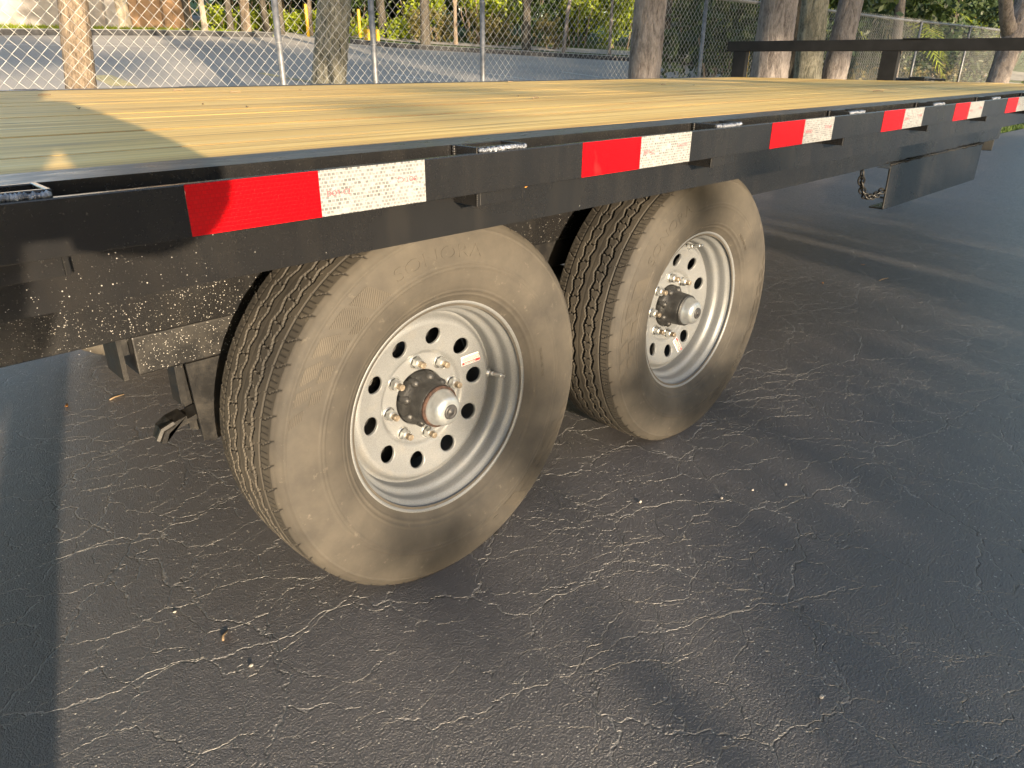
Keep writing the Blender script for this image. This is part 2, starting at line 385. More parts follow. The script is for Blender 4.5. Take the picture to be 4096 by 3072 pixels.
def ribbon(name, A, B, off, mat, n=40, kind='structure', rows=2):
    A = np.asarray(A, float); B = np.asarray(B, float)
    def rs(P):
        d = np.r_[0, np.cumsum(np.linalg.norm(np.diff(P, axis=0), axis=1))]; s = np.linspace(0, d[-1], n)
        return np.c_[np.interp(s, d, P[:, 0]), np.interp(s, d, P[:, 1])]
    A, B = rs(A), rs(B)
    t = np.linspace(0, 1, rows)[:, None, None]; G = A[None]*(1-t)+B[None]*t
    V = np.concatenate([G.reshape(-1, 2), (tz(G[..., 0], G[..., 1])+off).reshape(-1, 1)], 1)
    i = np.arange(rows-1)[:, None]*n; j = np.arange(n-1)[None]
    Q = np.stack([i+j, i+j+1, i+n+j+1, i+n+j], -1).reshape(-1, 4)
    me = mesh_np(name, V, Q, True); me.materials.append(mat); o = link(bpy.data.objects.new(name, me))
    if kind: o['kind'] = kind
    return o
sheet('ground', np.linspace(-120, 120, 61), np.r_[np.linspace(-120, 4, 32), np.linspace(5, 9, 5), np.linspace(12, 160, 60)], -.014, M['grass'])
yard = sheet('asphalt_yard', np.linspace(-60, 60, 31), np.r_[np.linspace(-60, 2, 32), 2.45], 0, M['asphalt'])
K1 = [(-40, 19.6), (-10, 19.9), (4.2, 20.35), (8.5, 21.2), (11.3, 21.1), (12.1, 22.0), (12.3, 24)]
K2 = [(12.6, 24), (12.7, 19.2), (13.57, 17.5), (17.41, 14.7), (21.45, 12.0), (28, 7.6), (36, 2.5)]
NR = [(-40, 4.9), (0, 4.9), (20, 4.9), (34, 1.5)]
ribbon('car_park', [(-40, 4.9), (-10, 4.9), (12, 4.9), (34, 2.8)], K1[:5]+[(12.4, 20.2), (12.7, 19.2)]+K2[2:], .002, M['lot'], 80, rows=12)
ribbon('driveway', [(11.3, 21.05), (12.2, 24), (12.2, 34)], [(12.72, 19.1), (13.4, 24), (14.4, 34)], .006, M['lot'], 20, rows=3)
# far road beyond the planted island, grass strip at the hedge
R1 = [(14.2, 22.5), (15.7, 19.6), (19.1, 17.0), (23.2, 14.3), (29.5, 10.0), (38, 4.6)]
R2 = [(15.4, 24.5), (17.0, 20.6), (21.7, 18.3), (26.0, 16.1), (33, 12.4), (42, 7.5)]
ribbon('far_road', R1, R2, .004, M['lot'], 50, rows=3)
def kerb(name, P, label, w=.16, h=.13, mat='kerb', facemat=None):
    P = resample(P, .5); T = np.gradient(P, axis=0); T /= np.linalg.norm(T, axis=1)[:, None]; N = np.c_[-T[:, 1], T[:, 0]]
    a, b = P, P+N*w; za, zb = tz(a[:, 0], a[:, 1]), tz(b[:, 0], b[:, 1])
    V = np.concatenate([np.c_[a, za-.05], np.c_[a+N*.008, za+h], np.c_[b, zb+h], np.c_[b, zb-.05]]); n = len(P); i = np.arange(n-1)
    Q = np.concatenate([np.stack([k*n+i, k*n+i+1, (k+1)*n+i+1, (k+1)*n+i], -1) for k in range(3)])
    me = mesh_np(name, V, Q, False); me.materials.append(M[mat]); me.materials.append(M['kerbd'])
    mi = np.zeros(len(Q), np.int32); mi[:n-1] = 1; me.polygons.foreach_set('material_index', mi)  # front face in a much darker colour than the top
    o = link(bpy.data.objects.new(name, me)); o['kind'] = 'structure'; return o
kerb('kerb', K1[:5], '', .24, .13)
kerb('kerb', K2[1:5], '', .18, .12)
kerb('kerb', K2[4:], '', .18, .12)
# painted markings: each painted stripe is a flat piece of the car park
def stripe(p, q, w, mat, name='painted_line'):
    p, q = np.array(p[:2], float), np.array(q[:2], float); t = (q-p)/np.linalg.norm(q-p); nn = np.array([-t[1], t[0]])*w/2
    o = ribbon(name, [p-nn, q-nn], [p+nn, q+nn], .008, mat, 12); return o
for x in (6.4, 8.75, 11.05, 13.4, 15.7):
    stripe((x, 11.8-(.10*max(0, x-11))), (x+.4*.9, 6.2), .10, M['paintw'])
stripe((-20, 18.3), (5.45, 17.75), .10, M['paintw']); stripe((5.45, 17.75), (11.2, 17.1), .10, M['paintw'])
pa = onlot(400, 300); pb = onlot(470, 340)
stripe(onlot(398, 303), onlot(500, 345), .34, M['painty']); stripe(onlot(1040, 293), onlot(1330, 345), .16, M['painty'])

# ------------------------------------------------------------------ trailer
TR = tag(empty('flatbed_trailer', (0, 0, 0)), 'black deckover flatbed trailer with yellow pine deck and tandem silver wheels', 'trailer')
XR, XF = -2.25, 5.29           # rear and front of the deck
ZT = .8938                     # top of the rub rail
YFAR = 2.50
# deck planks
NPL = 16; y0, y1 = .142, 2.415; pw = (y1-y0)/NPL
for k in range(NPL):
    w = pw-.0045; L = XF-XR-.10; nx, ny = 60, 7
    xs = np.linspace(0, L, nx); ys = np.array([-w/2, -w/2+.0025, -w/4, 0, w/4, w/2-.0025, w/2])
    X, Y = np.meshgrid(xs, ys); cup = -.0005*(2*Y/w)**2
    prng = np.random.default_rng(50+k); ph = prng.uniform(0, 6, 3)
    Z = cup+.0005*np.sin(X*1.1+ph[0])+.0004*np.sin(X*2.7+ph[1]); Z = Z-.002*(np.abs(Y) > w/2-.001)
    top = np.stack([X, Y, Z], -1).reshape(-1, 3); bot = top.copy(); bot[:, 2] = -.038
    i = np.arange(ny-1)[:, None]*nx; j = np.arange(nx-1)[None]
    Q = np.stack([i+j, i+j+1, i+nx+j+1, i+nx+j], -1).reshape(-1, 4); nv = nx*ny
    jj = np.arange(nx-1); ii = np.arange(ny-1)*nx
    S = np.concatenate([np.stack([jj, jj+nv, jj+1+nv, jj+1], -1), np.stack([jj+(ny-1)*nx, jj+1+(ny-1)*nx, jj+1+(ny-1)*nx+nv, jj+(ny-1)*nx+nv], -1),
                        np.stack([ii, ii+nx, ii+nx+nv, ii+nv], -1), np.stack([ii+nx-1, ii+nx-1+nv, ii+2*nx-1+nv, ii+2*nx-1], -1)])
    me = mesh_np('plank', np.concatenate([top, bot]), [Q, Q[:, ::-1]+nv, S], False); me.materials.append(M['wood'])
    o = link(bpy.data.objects.new('plank', me), TR); o.location = (XR+.05, y0+(k+.5)*pw, .8990+prng.uniform(-.0006, .0006))
# screws in the planks over each cross member
SX = np.arange(XR+.3, XF-.2, .4064)
for side in (0, 1):
    # side channel, rub rail
    s = (lambda y: y) if side == 0 else (lambda y: YFAR-y)
    def yb(a, b): return (min(s(a), s(b)), max(s(a), s(b)))
    b = MB()
    b.box(XR, XF, *yb(.060, .068), .776, .9000); b.box(XR, XF, *yb(.0682, .139), .8925, .9000); b.box(XR, XF, *yb(.0682, .125), .776, .7835)
    o = b.build('side_channel', M['black'], TR); o.data.materials.append(M['flange'])
    for p in o.data.polygons:
        if p.normal.z > .9 and p.center.z > .89: p.material_index = 1
    MB().box(XR, XF, *yb(.0, .0095), ZT-.0525, ZT).build('rub_rail', M['black'], TR, bevel=.0012)
    # stake pockets between rail and channel
    for k in range(-3, 9):
        x0 = .355+.6*k
        if x0 < XR+.05 or x0 > XF-.15: continue
        b = MB(); ya, yb_ = yb(.0100, .0598); t = .0055; za, zb = .822, .9005
        b.box(x0, x0+t, ya, yb_, za, zb); b.box(x0+.094-t, x0+.094, ya, yb_, za, zb)
        b.box(x0+t, x0+.094-t, ya, ya+t, za, zb); b.box(x0+t, x0+.094-t, yb_-t, yb_, za, zb)
        po = b.build('stake_pocket', M['black'], TR, bevel=.001)
        if side == 0:
            r2 = np.random.default_rng(200+k); w = MB()
            for q in range(26):
                c = np.array([x0+.004+q*.0034, .0068+r2.uniform(-.0012, .0012), ZT+.0022+r2.uniform(-.0008, .0012)])
                w.tube([c-[.0028, 0, 0], c, c+[.0028, 0, 0]], [.0018, .0032+r2.uniform(0, .0012), .0018], 6)
            w.build('weld_bead', M['weld'], po, True); w = MB()
            for zz in np.linspace(.872, .898, 9): w.tube([(x0-.001, .0555, zz-.002), (x0-.001, .0555, zz+.002)], .0020+r2.uniform(0, .001), 6)
            w.build('weld_bead', M['dsteel'], po, True); w = MB()
            for zz in np.linspace(.823, .840, 7): w.tube([(x0+.001, .0115, zz-.002), (x0+.001, .0115, zz+.002)], .0016, 6)
            w.build('weld_bead', M['dsteel'], po, True)
# cross members
for x in SX:
    b = MB(); b.box(x, x+.006, .07, YFAR-.07, .785, .858); b.box(x+.0062, x+.045, .07, YFAR-.07, .850, .858); b.box(x+.0062, x+.045, .07, YFAR-.07, .785, .792)
    b.build('cross_member', M['dsteel'], TR)
# main frame beams (web face outwards)
ZB0, ZB1 = .5686, .7835
for ya, yw_, yz in ((.540, .548, .612), (YFAR-.540, YFAR-.548, YFAR-.612)):
    b = MB(); lo, hi = min(ya, yw_), max(ya, yw_); fl, fh = min(yw_, yz), max(yw_, yz)
    b.box(XR+.1, 5.327, lo, hi, ZB0, ZB1); b.box(XR+.1, 5.327, fl+.0002, fh, ZB0, ZB0+.010); b.box(XR+.1, 5.327, fl+.0002, fh, ZB1-.010, ZB1)
    b.build('main_beam', M['black'], TR, bevel=.002)
    # tube the suspension hangs from
    MB().box(.034, 1.98, min(ya+.004*(1 if ya < 1 else -1), yz), max(ya+.004*(1 if ya < 1 else -1), yz), .497, .5675).build('suspension_riser', M['dsteel'], TR, bevel=.003)
    MB().box(.010, .018, min(ya, yz)+.01, max(ya, yz)+.02, .492, .5675).box(.018, .033, min(ya, yz)+.03, max(ya, yz)+.01, .53, .5672).build('end_plate', M['dsteel'], TR)
X1, X2, ZW = .5070, 1.4074, .3637
# hangers, springs, axles
for yc in (.575, YFAR-.575):
    for xh in (.128, .957, 1.79):
        h = MB()
        for dy in (-.034, .030):
            h.prism([(xh-.015, .4968), (xh+.075, .4968), (xh+.055, .345), (xh+.012, .330), (xh-.007, .338)], yc+dy, yc+dy+.006)
        h.box(xh-.034, xh-.022, yc-.030, yc+.010, .42, .4968)
        h.build('spring_hanger', M['dsteel'], TR)
    for xa in (X1, X2):
        for k, (ln, dz) in enumerate(((.43, 0), (.36, -.011), (.26, -.022), (.16, -.033))):
            sp = MB(); xs = np.linspace(-ln, ln, 21)
            zz = .425-.055*(1-np.cos(xs/.43*1.2))/(1-math.cos(1.2))*1.0+dz
            V = []; 
            for (x, z) in zip(xs+xa, zz): V += [(x, yc-.022, z), (x, yc+.022, z), (x, yc+.022, z+.0095), (x, yc-.022, z+.0095)]
            i = np.arange(20)[:, None]*4; j = np.arange(4)[None]; j2 = (j+1) % 4
            sp.add(V, np.concatenate([np.stack([i+j, i+j2, i+4+j2, i+4+j], -1).reshape(-1, 4), [(3, 2, 1, 0), (80, 81, 82, 83)]]))
            if k == 0:   # hooked slipper end
                sp.tube([(xa-.43, yc-.022, .385), (xa-.452, yc-.022, .378), (xa-.462, yc-.022, .36)], .006, 6)
                hk = [(xa-.405, .392), (xa-.432, .386), (xa-.45, .374), (xa-.458, .352), (xa-.449, .350), (xa-.441, .368), (xa-.425, .377), (xa-.405, .381)]
                sp.prism(hk, yc-.0225, yc+.0225)
            sp.build('leaf_spring', M['dsteel'], TR)
for xa in (X1, X2):
    MB().tube([(xa, .46, ZW), (xa, YFAR-.46, ZW)], .038, 16).build('axle', M['dsteel'], TR, True)
# reflectors along the rail
def text_mesh(body, size, extrude=0.):
    cu = bpy.data.curves.new('lettering', 'FONT'); cu.body = body; cu.size = size; cu.extrude = extrude; cu.align_x = 'CENTER'; cu.align_y = 'CENTER'; cu.resolution_u = 3
    ob = bpy.data.objects.new('lettering_tmp', cu); COL.objects.link(ob)
    dg = bpy.context.evaluated_depsgraph_get(); me = bpy.data.meshes.new_from_object(ob.evaluated_get(dg))
    COL.objects.unlink(ob); bpy.data.objects.remove(ob); return me
txt = text_mesh('DOT-C2', .0085); txt.materials.append(M['redink'])
for k, s0 in enumerate((-1.84, -1.24, -.64, -.040, .5624, 1.1599, 1.7607, 2.3405, 2.9336, 3.535, 4.135, 4.735)):
    zr0, zr1 = ZT-.0514, ZT-.0004
    MB().box(s0, s0+.1483, -.0007, -.0001, zr0, zr1).build('red_reflector', M['red'], TR)
    wr = MB().box(s0+.1484, s0+.2982, -.0007, -.0001, zr0, zr1).build('white_reflector', M['white'], TR)
    for dx, fl in ((.024, 0), (.122, math.pi)):
        o = link(bpy.data.objects.new('lettering', txt), wr); o.location = (s0+.1484+dx, -.0010, (zr0+zr1)/2-.001+(.006 if fl else 0)); o.rotation_euler = (math.pi/2, fl, 0)
# headboard
hb = MB().box(XF-.05, XF, .02, 2.512, 1.080, 1.152).build('headboard_rail', M['matte'], TR, bevel=.004)
for yp in (2.398, 1.283, .08):
    MB().box(XF-.049, XF-.001, yp-.055, yp+.055, .885, 1.0798).build('headboard_post', M['matte'], TR, bevel=.003)
b = MB(); b.box(XF+.0005, XF+.008, .0, YFAR, .79, .893); b.build('front_channel', M['black'], TR)
MB().box(XF-.06, XF-.002, 1.05, 1.22, 1.1522, 1.158).build('rail_splice_plate', M['black'], TR)
# tongue with its jack, just beyond the deck
for sgn in (-1, 1):
    M4 = Matrix.Translation((5.9, 1.25+sgn*.33, .56)) @ Matrix.Rotation(-sgn*math.radians(27), 4, 'Z')
    MB().box(-.75, .75, -.04, .04, -.06, .06, M4).build('tongue_beam', M['black'], TR, bevel=.004)
jk = MB().tube([(6.2, 1.37, .30), (6.2, 1.37, .875)], .038, 16).build('jack_tube', M['black'], TR)
MB().box(6.12, 6.28, 1.315, 1.426, .872, .911).tube([(6.2, 1.43, .89), (6.2, 1.52, .89)], .010, 8).tube([(6.2, 1.52, .885), (6.2, 1.56, .887)], .016, 8).tube([(6.2, 1.31, .893), (6.2, 1.19, .893)], .008, 8).build('jack_head', M['black'], jk, bevel=.003)
MB().box(6.1, 6.3, 1.29, 1.45, GZ+.0002, GZ+.012).tube([(6.2, 1.37, GZ+.01), (6.2, 1.37, .31)], .028, 12).build('jack_foot', M['dsteel'], jk)
# ramp carrier: angle plate hung under the beam, with a chain
b = MB(); b.prism([(3.467, .5680), (4.948, .5680), (4.957, .352), (3.485, .352)], .5300, .5385)
b.box(3.487, 4.955, .5387, .60, .352, .360); b.prism([(3.30, .5680), (3.466, .5680), (3.466, .545)], .5302, .5383)
b.build('ramp_carrier', M['black'], TR, bevel=.0015)
w = MB(); r2 = np.random.default_rng(3)
for q in range(70):
    x = 3.467+q/69*1.48; c = np.array([x, .5305+r2.uniform(-.001, .001), .5675+r2.uniform(-.003, .003)]); w.tube([c-[.011, 0, 0], c, c+[.011, 0, 0]], [.002, .0045+r2.uniform(0, .004)*(q < 20 or q > 50), .002], 6)
for q in range(34):
    z = .36+q/33*.205; c = np.array([3.4795+(.567-z)*.0-.0+(.485-3.4795+3.0-.0)*0-(z-.36)*.065+.003, .533, z]); w.tube([c-[0, 0, .004], c, c+[0, 0, .004]], [.003, .006, .003], 6)
w.build('carrier_weld', M['dsteel'], TR, True)
# chain links
def torus_link(a, bb, r, n=16, m=6):
    th = np.linspace(0, 2*np.pi, n, endpoint=False); P = np.c_[a*np.cos(th), np.zeros(n), bb*np.sin(th)]
    V = []; 
    for i in range(n):
        T = P[(i+1) % n]-P[i-1]; T /= np.linalg.norm(T); N = np.array([0, 1.0, 0]); B = np.cross(T, N)
        for k in range(m): al = 2*np.pi*k/m; V.append(P[i]+r*(math.cos(al)*N+math.sin(al)*B))
    Q = [(i*m+k, i*m+(k+1) % m, ((i+1) % n)*m+(k+1) % m, ((i+1) % n)*m+k) for i in range(n) for k in range(m)]
    me = mesh_np('chain_link', V, np.array(Q), True); me.materials.append(M['dsteel']); return me
lk = torus_link(.024, .014, .0042)
cp = np.array([(3.165, .545, .562), (3.175, .545, .52), (3.205, .545, .475), (3.26, .545, .44), (3.33, .545, .428), (3.40, .545, .432), (3.47, .545, .445)])
dd = np.r_[0, np.cumsum(np.linalg.norm(np.diff(cp, axis=0), axis=1))]; nl = 13
ch_root = None
for k in range(nl):
    f = lambda s: np.array([np.interp(s, dd, cp[:, c]) for c in range(3)])
    s_ = dd[-1]*(k+.5)/nl; p = f(s_); t = f(s_+.01)-f(s_-.01); ang = math.atan2(t[2], t[0])
    o = bpy.data.objects.new('chain' if k == 0 else 'chain_link', lk); link(o, TR if k == 0 else ch_root)
    mat = Matrix.Translation(p) @ Matrix.Rotation(-ang, 4, 'Y') @ Matrix.Rotation(math.radians(45 if k % 2 else -45), 4, 'X')
    if k == 0: o.matrix_local = mat; ch_root = o; inv0 = mat.inverted()
    else: o.matrix_local = inv0 @ mat

# ------------------------------------------------------------------ wheels
NP, SUB = 54, 20
NTH = NP*SUB
RT_ = .3885; YC = .086          # tyre centre inwards of the rim lip
def side_profile():
    P = np.array([(.0935, .3800), (.0985, .3765), (.1035, .3705), (.1085, .3600), (.1125, .3450), (.1155, .3280), (.1172, .3100), (.1170, .2920), (.1140, .2720), (.1085, .2540), (.1010, .2400), (.0940, .2310), (.0890, .2255), (.0855, .2200), (.0845, .2130)])
    d = np.r_[0, np.cumsum(np.linalg.norm(np.diff(P, axis=0), axis=1))]
    # Catmull-like smooth resample
    s = np.linspace(0, d[-1], 74)
    from_y = np.interp(s, d, P[:, 0]); from_r = np.interp(s, d, P[:, 1])
    k = np.array([.25, .5, .25])
    for _ in range(6):
        from_y[1:-1] = np.convolve(from_y, k, 'valid'); from_r[1:-1] = np.convolve(from_r, k, 'valid')
    return np.c_[from_y, from_r]
SIDE = side_profile()
def side_y(r):  # lateral distance from the tyre centre to the outer face at radius r
    o = np.argsort(SIDE[:, 1]); return np.interp(r, SIDE[o, 1], SIDE[o, 0])
def tyre_mesh(phase):
    yt = np.linspace(-.0925, .0925, 82); ytr = RT_-.0065*(np.abs(yt)/.0925)**2.4
    s_out = SIDE[1:]; s_in = SIDE[1::3]
    prof_y = np.r_[-s_out[::-1, 0], yt, s_in[:, 0]]; prof_r = np.r_[s_out[::-1, 1], ytr, s_in[:, 1]]
    istread = np.r_[np.zeros(len(s_out), bool), np.ones(82, bool), np.zeros(len(s_in), bool)]
    rr = prof_r.copy(); yy = prof_y.copy()
    # moulded rings on the outer sidewall
    for ring, h in ((.3635, .0020), (.3020, .0016), (.2950, .0014), (.2480, .0016), (.2385, .0020)):
        k = np.arange(len(s_out)); m_ = np.exp(-((prof_r[:len(s_out)]-ring)/.0016)**2); yy[:len(s_out)] -= h*m_
    th = np.arange(NTH)/NTH*2*np.pi
    Y = np.repeat(yy[:, None], NTH, 1); R = np.repeat(rr[:, None], NTH, 1)
    s = (th/(2*np.pi)*NP)[None, :]; pitch = 2*np.pi*RT_/NP*1000; y = (prof_y*1000)[:, None]
    tri = lambda t: 2*np.abs(2*(t-np.floor(t+.5)))-1
    box = lambda d, w, e=1.0: np.clip((w/2-np.abs(d))/e+.5, 0, 1)
    fr = lambda t: t-np.floor(t+.5)
    dep = np.zeros_like(R)
    for y0_, ph in ((16, 0.), (43, .5), (-16, .25), (-43, .75)):
        z = 3.6*tri(s+ph); dep = np.maximum(dep, 8.5*box(y-(y0_+z), 6.6))
    dep = np.maximum(dep, 1.6*box(y, 1.6, 1.2))
    for sg in (1, -1):
        ya = sg*y
        row = (ya > 15) & (ya < 45)
        q = fr(s*1.0+sg*.2-(ya-29)/60.+.10*np.tanh((ya-29)/3.))*pitch
        dep = np.maximum(dep, np.where(row, 5.5*box(q, 3.0), 0))
        q2 = fr(s+sg*.2+.5-(ya-29)/60.)*pitch
        dep = np.maximum(dep, np.where((ya > 22) & (ya < 33), 3.5*box(q2, 2.4), 0))
        dep = np.maximum(dep, np.where((ya > 43) & (ya < 53), 4.5*box(fr(s+.02*sg+(ya-43)/38.)*pitch, 2.6), 0))
        dep = np.maximum(dep, 3.2*box(ya-66, 2.4, 1.4))
        sh = (ya > 62) & (ya < 97)
        dep = np.maximum(dep, np.where(sh, 3.0*box(fr(s+.3+np.maximum(ya-74, 0)/70.)*pitch, 2.9), 0))
        for f_ in (.25, .5, .75):
            dep = np.maximum(dep, np.where((ya > 68) & (ya < 86), 1.2*box(fr(s+.3+f_)*pitch, 2.3), 0))
    dep[~istread & (prof_r < .373)] = 0
    R = R-dep/1000
    a = th[None, :]+phase
    X = R*np.cos(a); Z = R*np.sin(a)
    # flat contact patch with a bulge above it
    flat = -(ZW-GZ)
    bul = np.clip((flat+.075-Z)/.075, 0, 1)
    Y = Y*(1+.05*bul*np.clip((.375-R)/.05, 0, 1))
    Z = np.where(Z < flat, flat+.0*Z, Z)
    V = np.stack([X, Y+YC, Z], -1).reshape(-1, 3)
    n = len(prof_y); i = np.arange(n-1)[:, None]*NTH; j = np.arange(NTH)[None]; j2 = (j+1) % NTH
    Q = np.stack([i+j, i+j2, i+NTH+j2, i+NTH+j], -1).reshape(-1, 4)
    sm = np.repeat(~(istread[:-1] & istread[1:]), NTH)
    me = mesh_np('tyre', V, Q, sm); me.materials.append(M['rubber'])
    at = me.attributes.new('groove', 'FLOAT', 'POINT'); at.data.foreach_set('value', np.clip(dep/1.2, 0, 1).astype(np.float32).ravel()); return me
def side_text(body, size, r0, ang, flip=False, lift=.0008, thick=.0005, width=None):
    """raised lettering wrapped round the sidewall, centred at angle ang (deg)"""
    me = text_mesh(body, size, thick)
    co = np.empty(len(me.vertices)*3); me.vertices.foreach_get('co', co); co = co.reshape(-1, 3)
    if width: co[:, 0] *= width/np.ptp(co[:, 0])
    sg = -1 if flip else 1
    r = r0+sg*co[:, 1]; a = math.radians(ang)-sg*co[:, 0]/r0
    y = YC-side_y(r)-lift*.5-co[:, 2]
    me.vertices.foreach_set('co', np.c_[r*np.cos(a), y, r*np.sin(a)].ravel()); me.update(); return me
def patch(a0, a1, r0, r1, skew, n=8):
    """a hatched parallelogram moulded on the sidewall"""
    t = np.linspace(0, 1, n); U, W = np.meshgrid(t, t); r = r0+(r1-r0)*W; a = np.radians(a0+(a1-a0)*U+skew*W)
    V = np.stack([r*np.cos(a), YC-side_y(r)-.0011, r*np.sin(a)], -1).reshape(-1, 3)
    i = np.arange(n-1)[:, None]*n; j = np.arange(n-1)[None]
    return V, np.stack([i+j, i+n+j, i+n+j+1, i+j+1], -1).reshape(-1, 4)
# rim: barrel, disc with ten round windows, bolt face
def rim_mesh():
    b = MB()
    b.lathe([(.2130, .0150), (.2235, .0085), (.2262, .0040), (.2262, .0005), (.2248, -.0022), (.2222, -.0030), (.2192, -.0018), (.2165, .0030), (.2145, .0090), (.2110, .0140), (.2062, .0170), (.2040, .0215), (.2036, .0330), (.2025, .0390), (.1990, .0430), (.1945, .0455), (.1912, .0495), (.1900, .0560), (.1898, .0680), (.1890, .0760), (.1890, .1500)], 120)
    fr_, fy = zip(*[(.060, .0815), (.062, .0800), (.0945, .0800), (.0985, .0785), (.1020, .0735), (.1060, .0705), (.1120, .0690), (.1360, .0650), (.1560, .0600), (.1640, .0578), (.1700, .0588), (.1755, .0632), (.1800, .0695), (.1840, .0740), (.1892, .0750)])
    f = lambda r: np.interp(r, fr_, fy)
    # hole zone r 0.112..0.160, ten sectors
    for k in range(10):
        a0 = math.radians(6.2+36*k); n = 40; L = 7
        al = np.linspace(0, 2*np.pi, n, endpoint=False)
        ca = math.atan2(.024, math.radians(18)*.136)
        for cc in (ca, math.pi-ca, math.pi+ca, 2*math.pi-ca): al[np.argmin(np.abs(al-cc))] = cc
        hx, hr = .0182*np.cos(al), .0182*np.sin(al)
        # boundary: rectangle in (angle, r)
        H = .024; Wd = math.radians(18)*.136
        sc_ = np.minimum(Wd/np.maximum(np.abs(np.cos(al)), 1e-6), H/np.maximum(np.abs(np.sin(al)), 1e-6)); bx_, br_ = sc_*np.cos(al), sc_*np.sin(al)
        V = []
        t0 = np.c_[hx, hr]; t1 = np.c_[bx_, br_]
        rings = [(t0*1.0, .006), (t0*1.0, .0015), (t0*1.04, 0)]+[(t0*1.04*(1-w_)+t1*w_, 0) for w_ in np.linspace(.12, 1, L)]
        for P, dz in rings:
            r = .136+P[:, 1]; a = a0+P[:, 0]/.136; V.append(np.c_[r*np.cos(a), f(r)+dz, r*np.sin(a)])
        m_ = len(rings); i = np.arange(m_-1)[:, None]*n; j = np.arange(n)[None]; j2 = (j+1) % n
        b.add(np.concatenate(V), np.stack([i+j, i+n+j, i+n+j2, i+j2], -1).reshape(-1, 4))
    rs = np.r_[np.linspace(.160, .1892, 16)]; b.lathe([(r, f(r)) for r in rs[::-1]], 120)
    rs = np.r_[np.linspace(.062, .112, 28)]; b.lathe([(r, f(r)) for r in rs[::-1]]+[(.0605, .0815), (.0605, .092)], 120)
    return b.mesh('wheel', True)
RIM = rim_mesh(); RIM.materials.append(M['rim'])
NUT = MB(); 
hexa = [( .0118*math.cos(math.radians(60*k)), .0118*math.sin(math.radians(60*k))) for k in range(6)]
NUT.lathe([(.0145, .002), (.0145, -.002), (.0125, -.004)], 20); NUT.prism(hexa, -.004, -.0175)
NUT.lathe([(.0105, -.0174), (.0085, -.0195), (.0066, -.0195)], 18); NUT.lathe([(.0068, -.0172), (.0068, -.0300), (.0055, -.0315), (.0001, -.0315)], 14)
NUTM = NUT.mesh('lug_nut', False); NUTM.materials.append(M['zinc']); NUTM.materials.append(M['stud'])
for p in NUTM.polygons:
    if p.center.y < -.0190 and math.hypot(p.center.x, p.center.z) < .0069: p.material_index = 1
HUB = MB(); HUB.lathe([(.0585, .088), (.0585, .072), (.0560, .066), (.0470, .060), (.0455, .030), (.0450, .022), (.0435, .020), (.0001, .020)], 48)
for k in range(8):
    a = math.radians(45*k+7+22.5); c = np.array([.050*math.cos(a), 0, .050*math.sin(a)])
    HUB.tube([c+[0, .085, 0], c+[0, .060, 0], c+[0, .054, 0]], [.0105, .0100, .004], 10)
HUBM = HUB.mesh('hub', True); HUBM.materials.append(M['hub'])
DRUM = MB().lathe([(.0001, .118), (.165, .118), (.172, .126), (.172, .175), (.0001, .175)], 48).mesh('brake_drum', True); DRUM.materials.append(M['hub'])
RINGM = MB().lathe([(.0400, .0215), (.0445, .0195), (.0440, .0145), (.0385, .0135)], 40).mesh('hub_ring', True); RINGM.materials.append(M['rust'])
RINGB = RINGM.copy(); RINGB.materials.clear(); RINGB.materials.append(M['hub'])
CAPM = MB().lathe([(.0385, .018), (.0390, .012), (.0372, .008), (.0350, .004), (.0335, -.006), (.0295, -.013), (.0225, -.0165), (.0160, -.0175)], 40).mesh('grease_cap', True); CAPM.materials.append(M['capm'])
PLUGM = MB().lathe([(.0162, -.0172), (.0150, -.0200), (.0118, -.0212), (.0100, -.0195), (.0070, -.0195), (.0055, -.0215), (.0001, -.0222)], 28).mesh('cap_plug', True); PLUGM.materials.append(M['plug'])
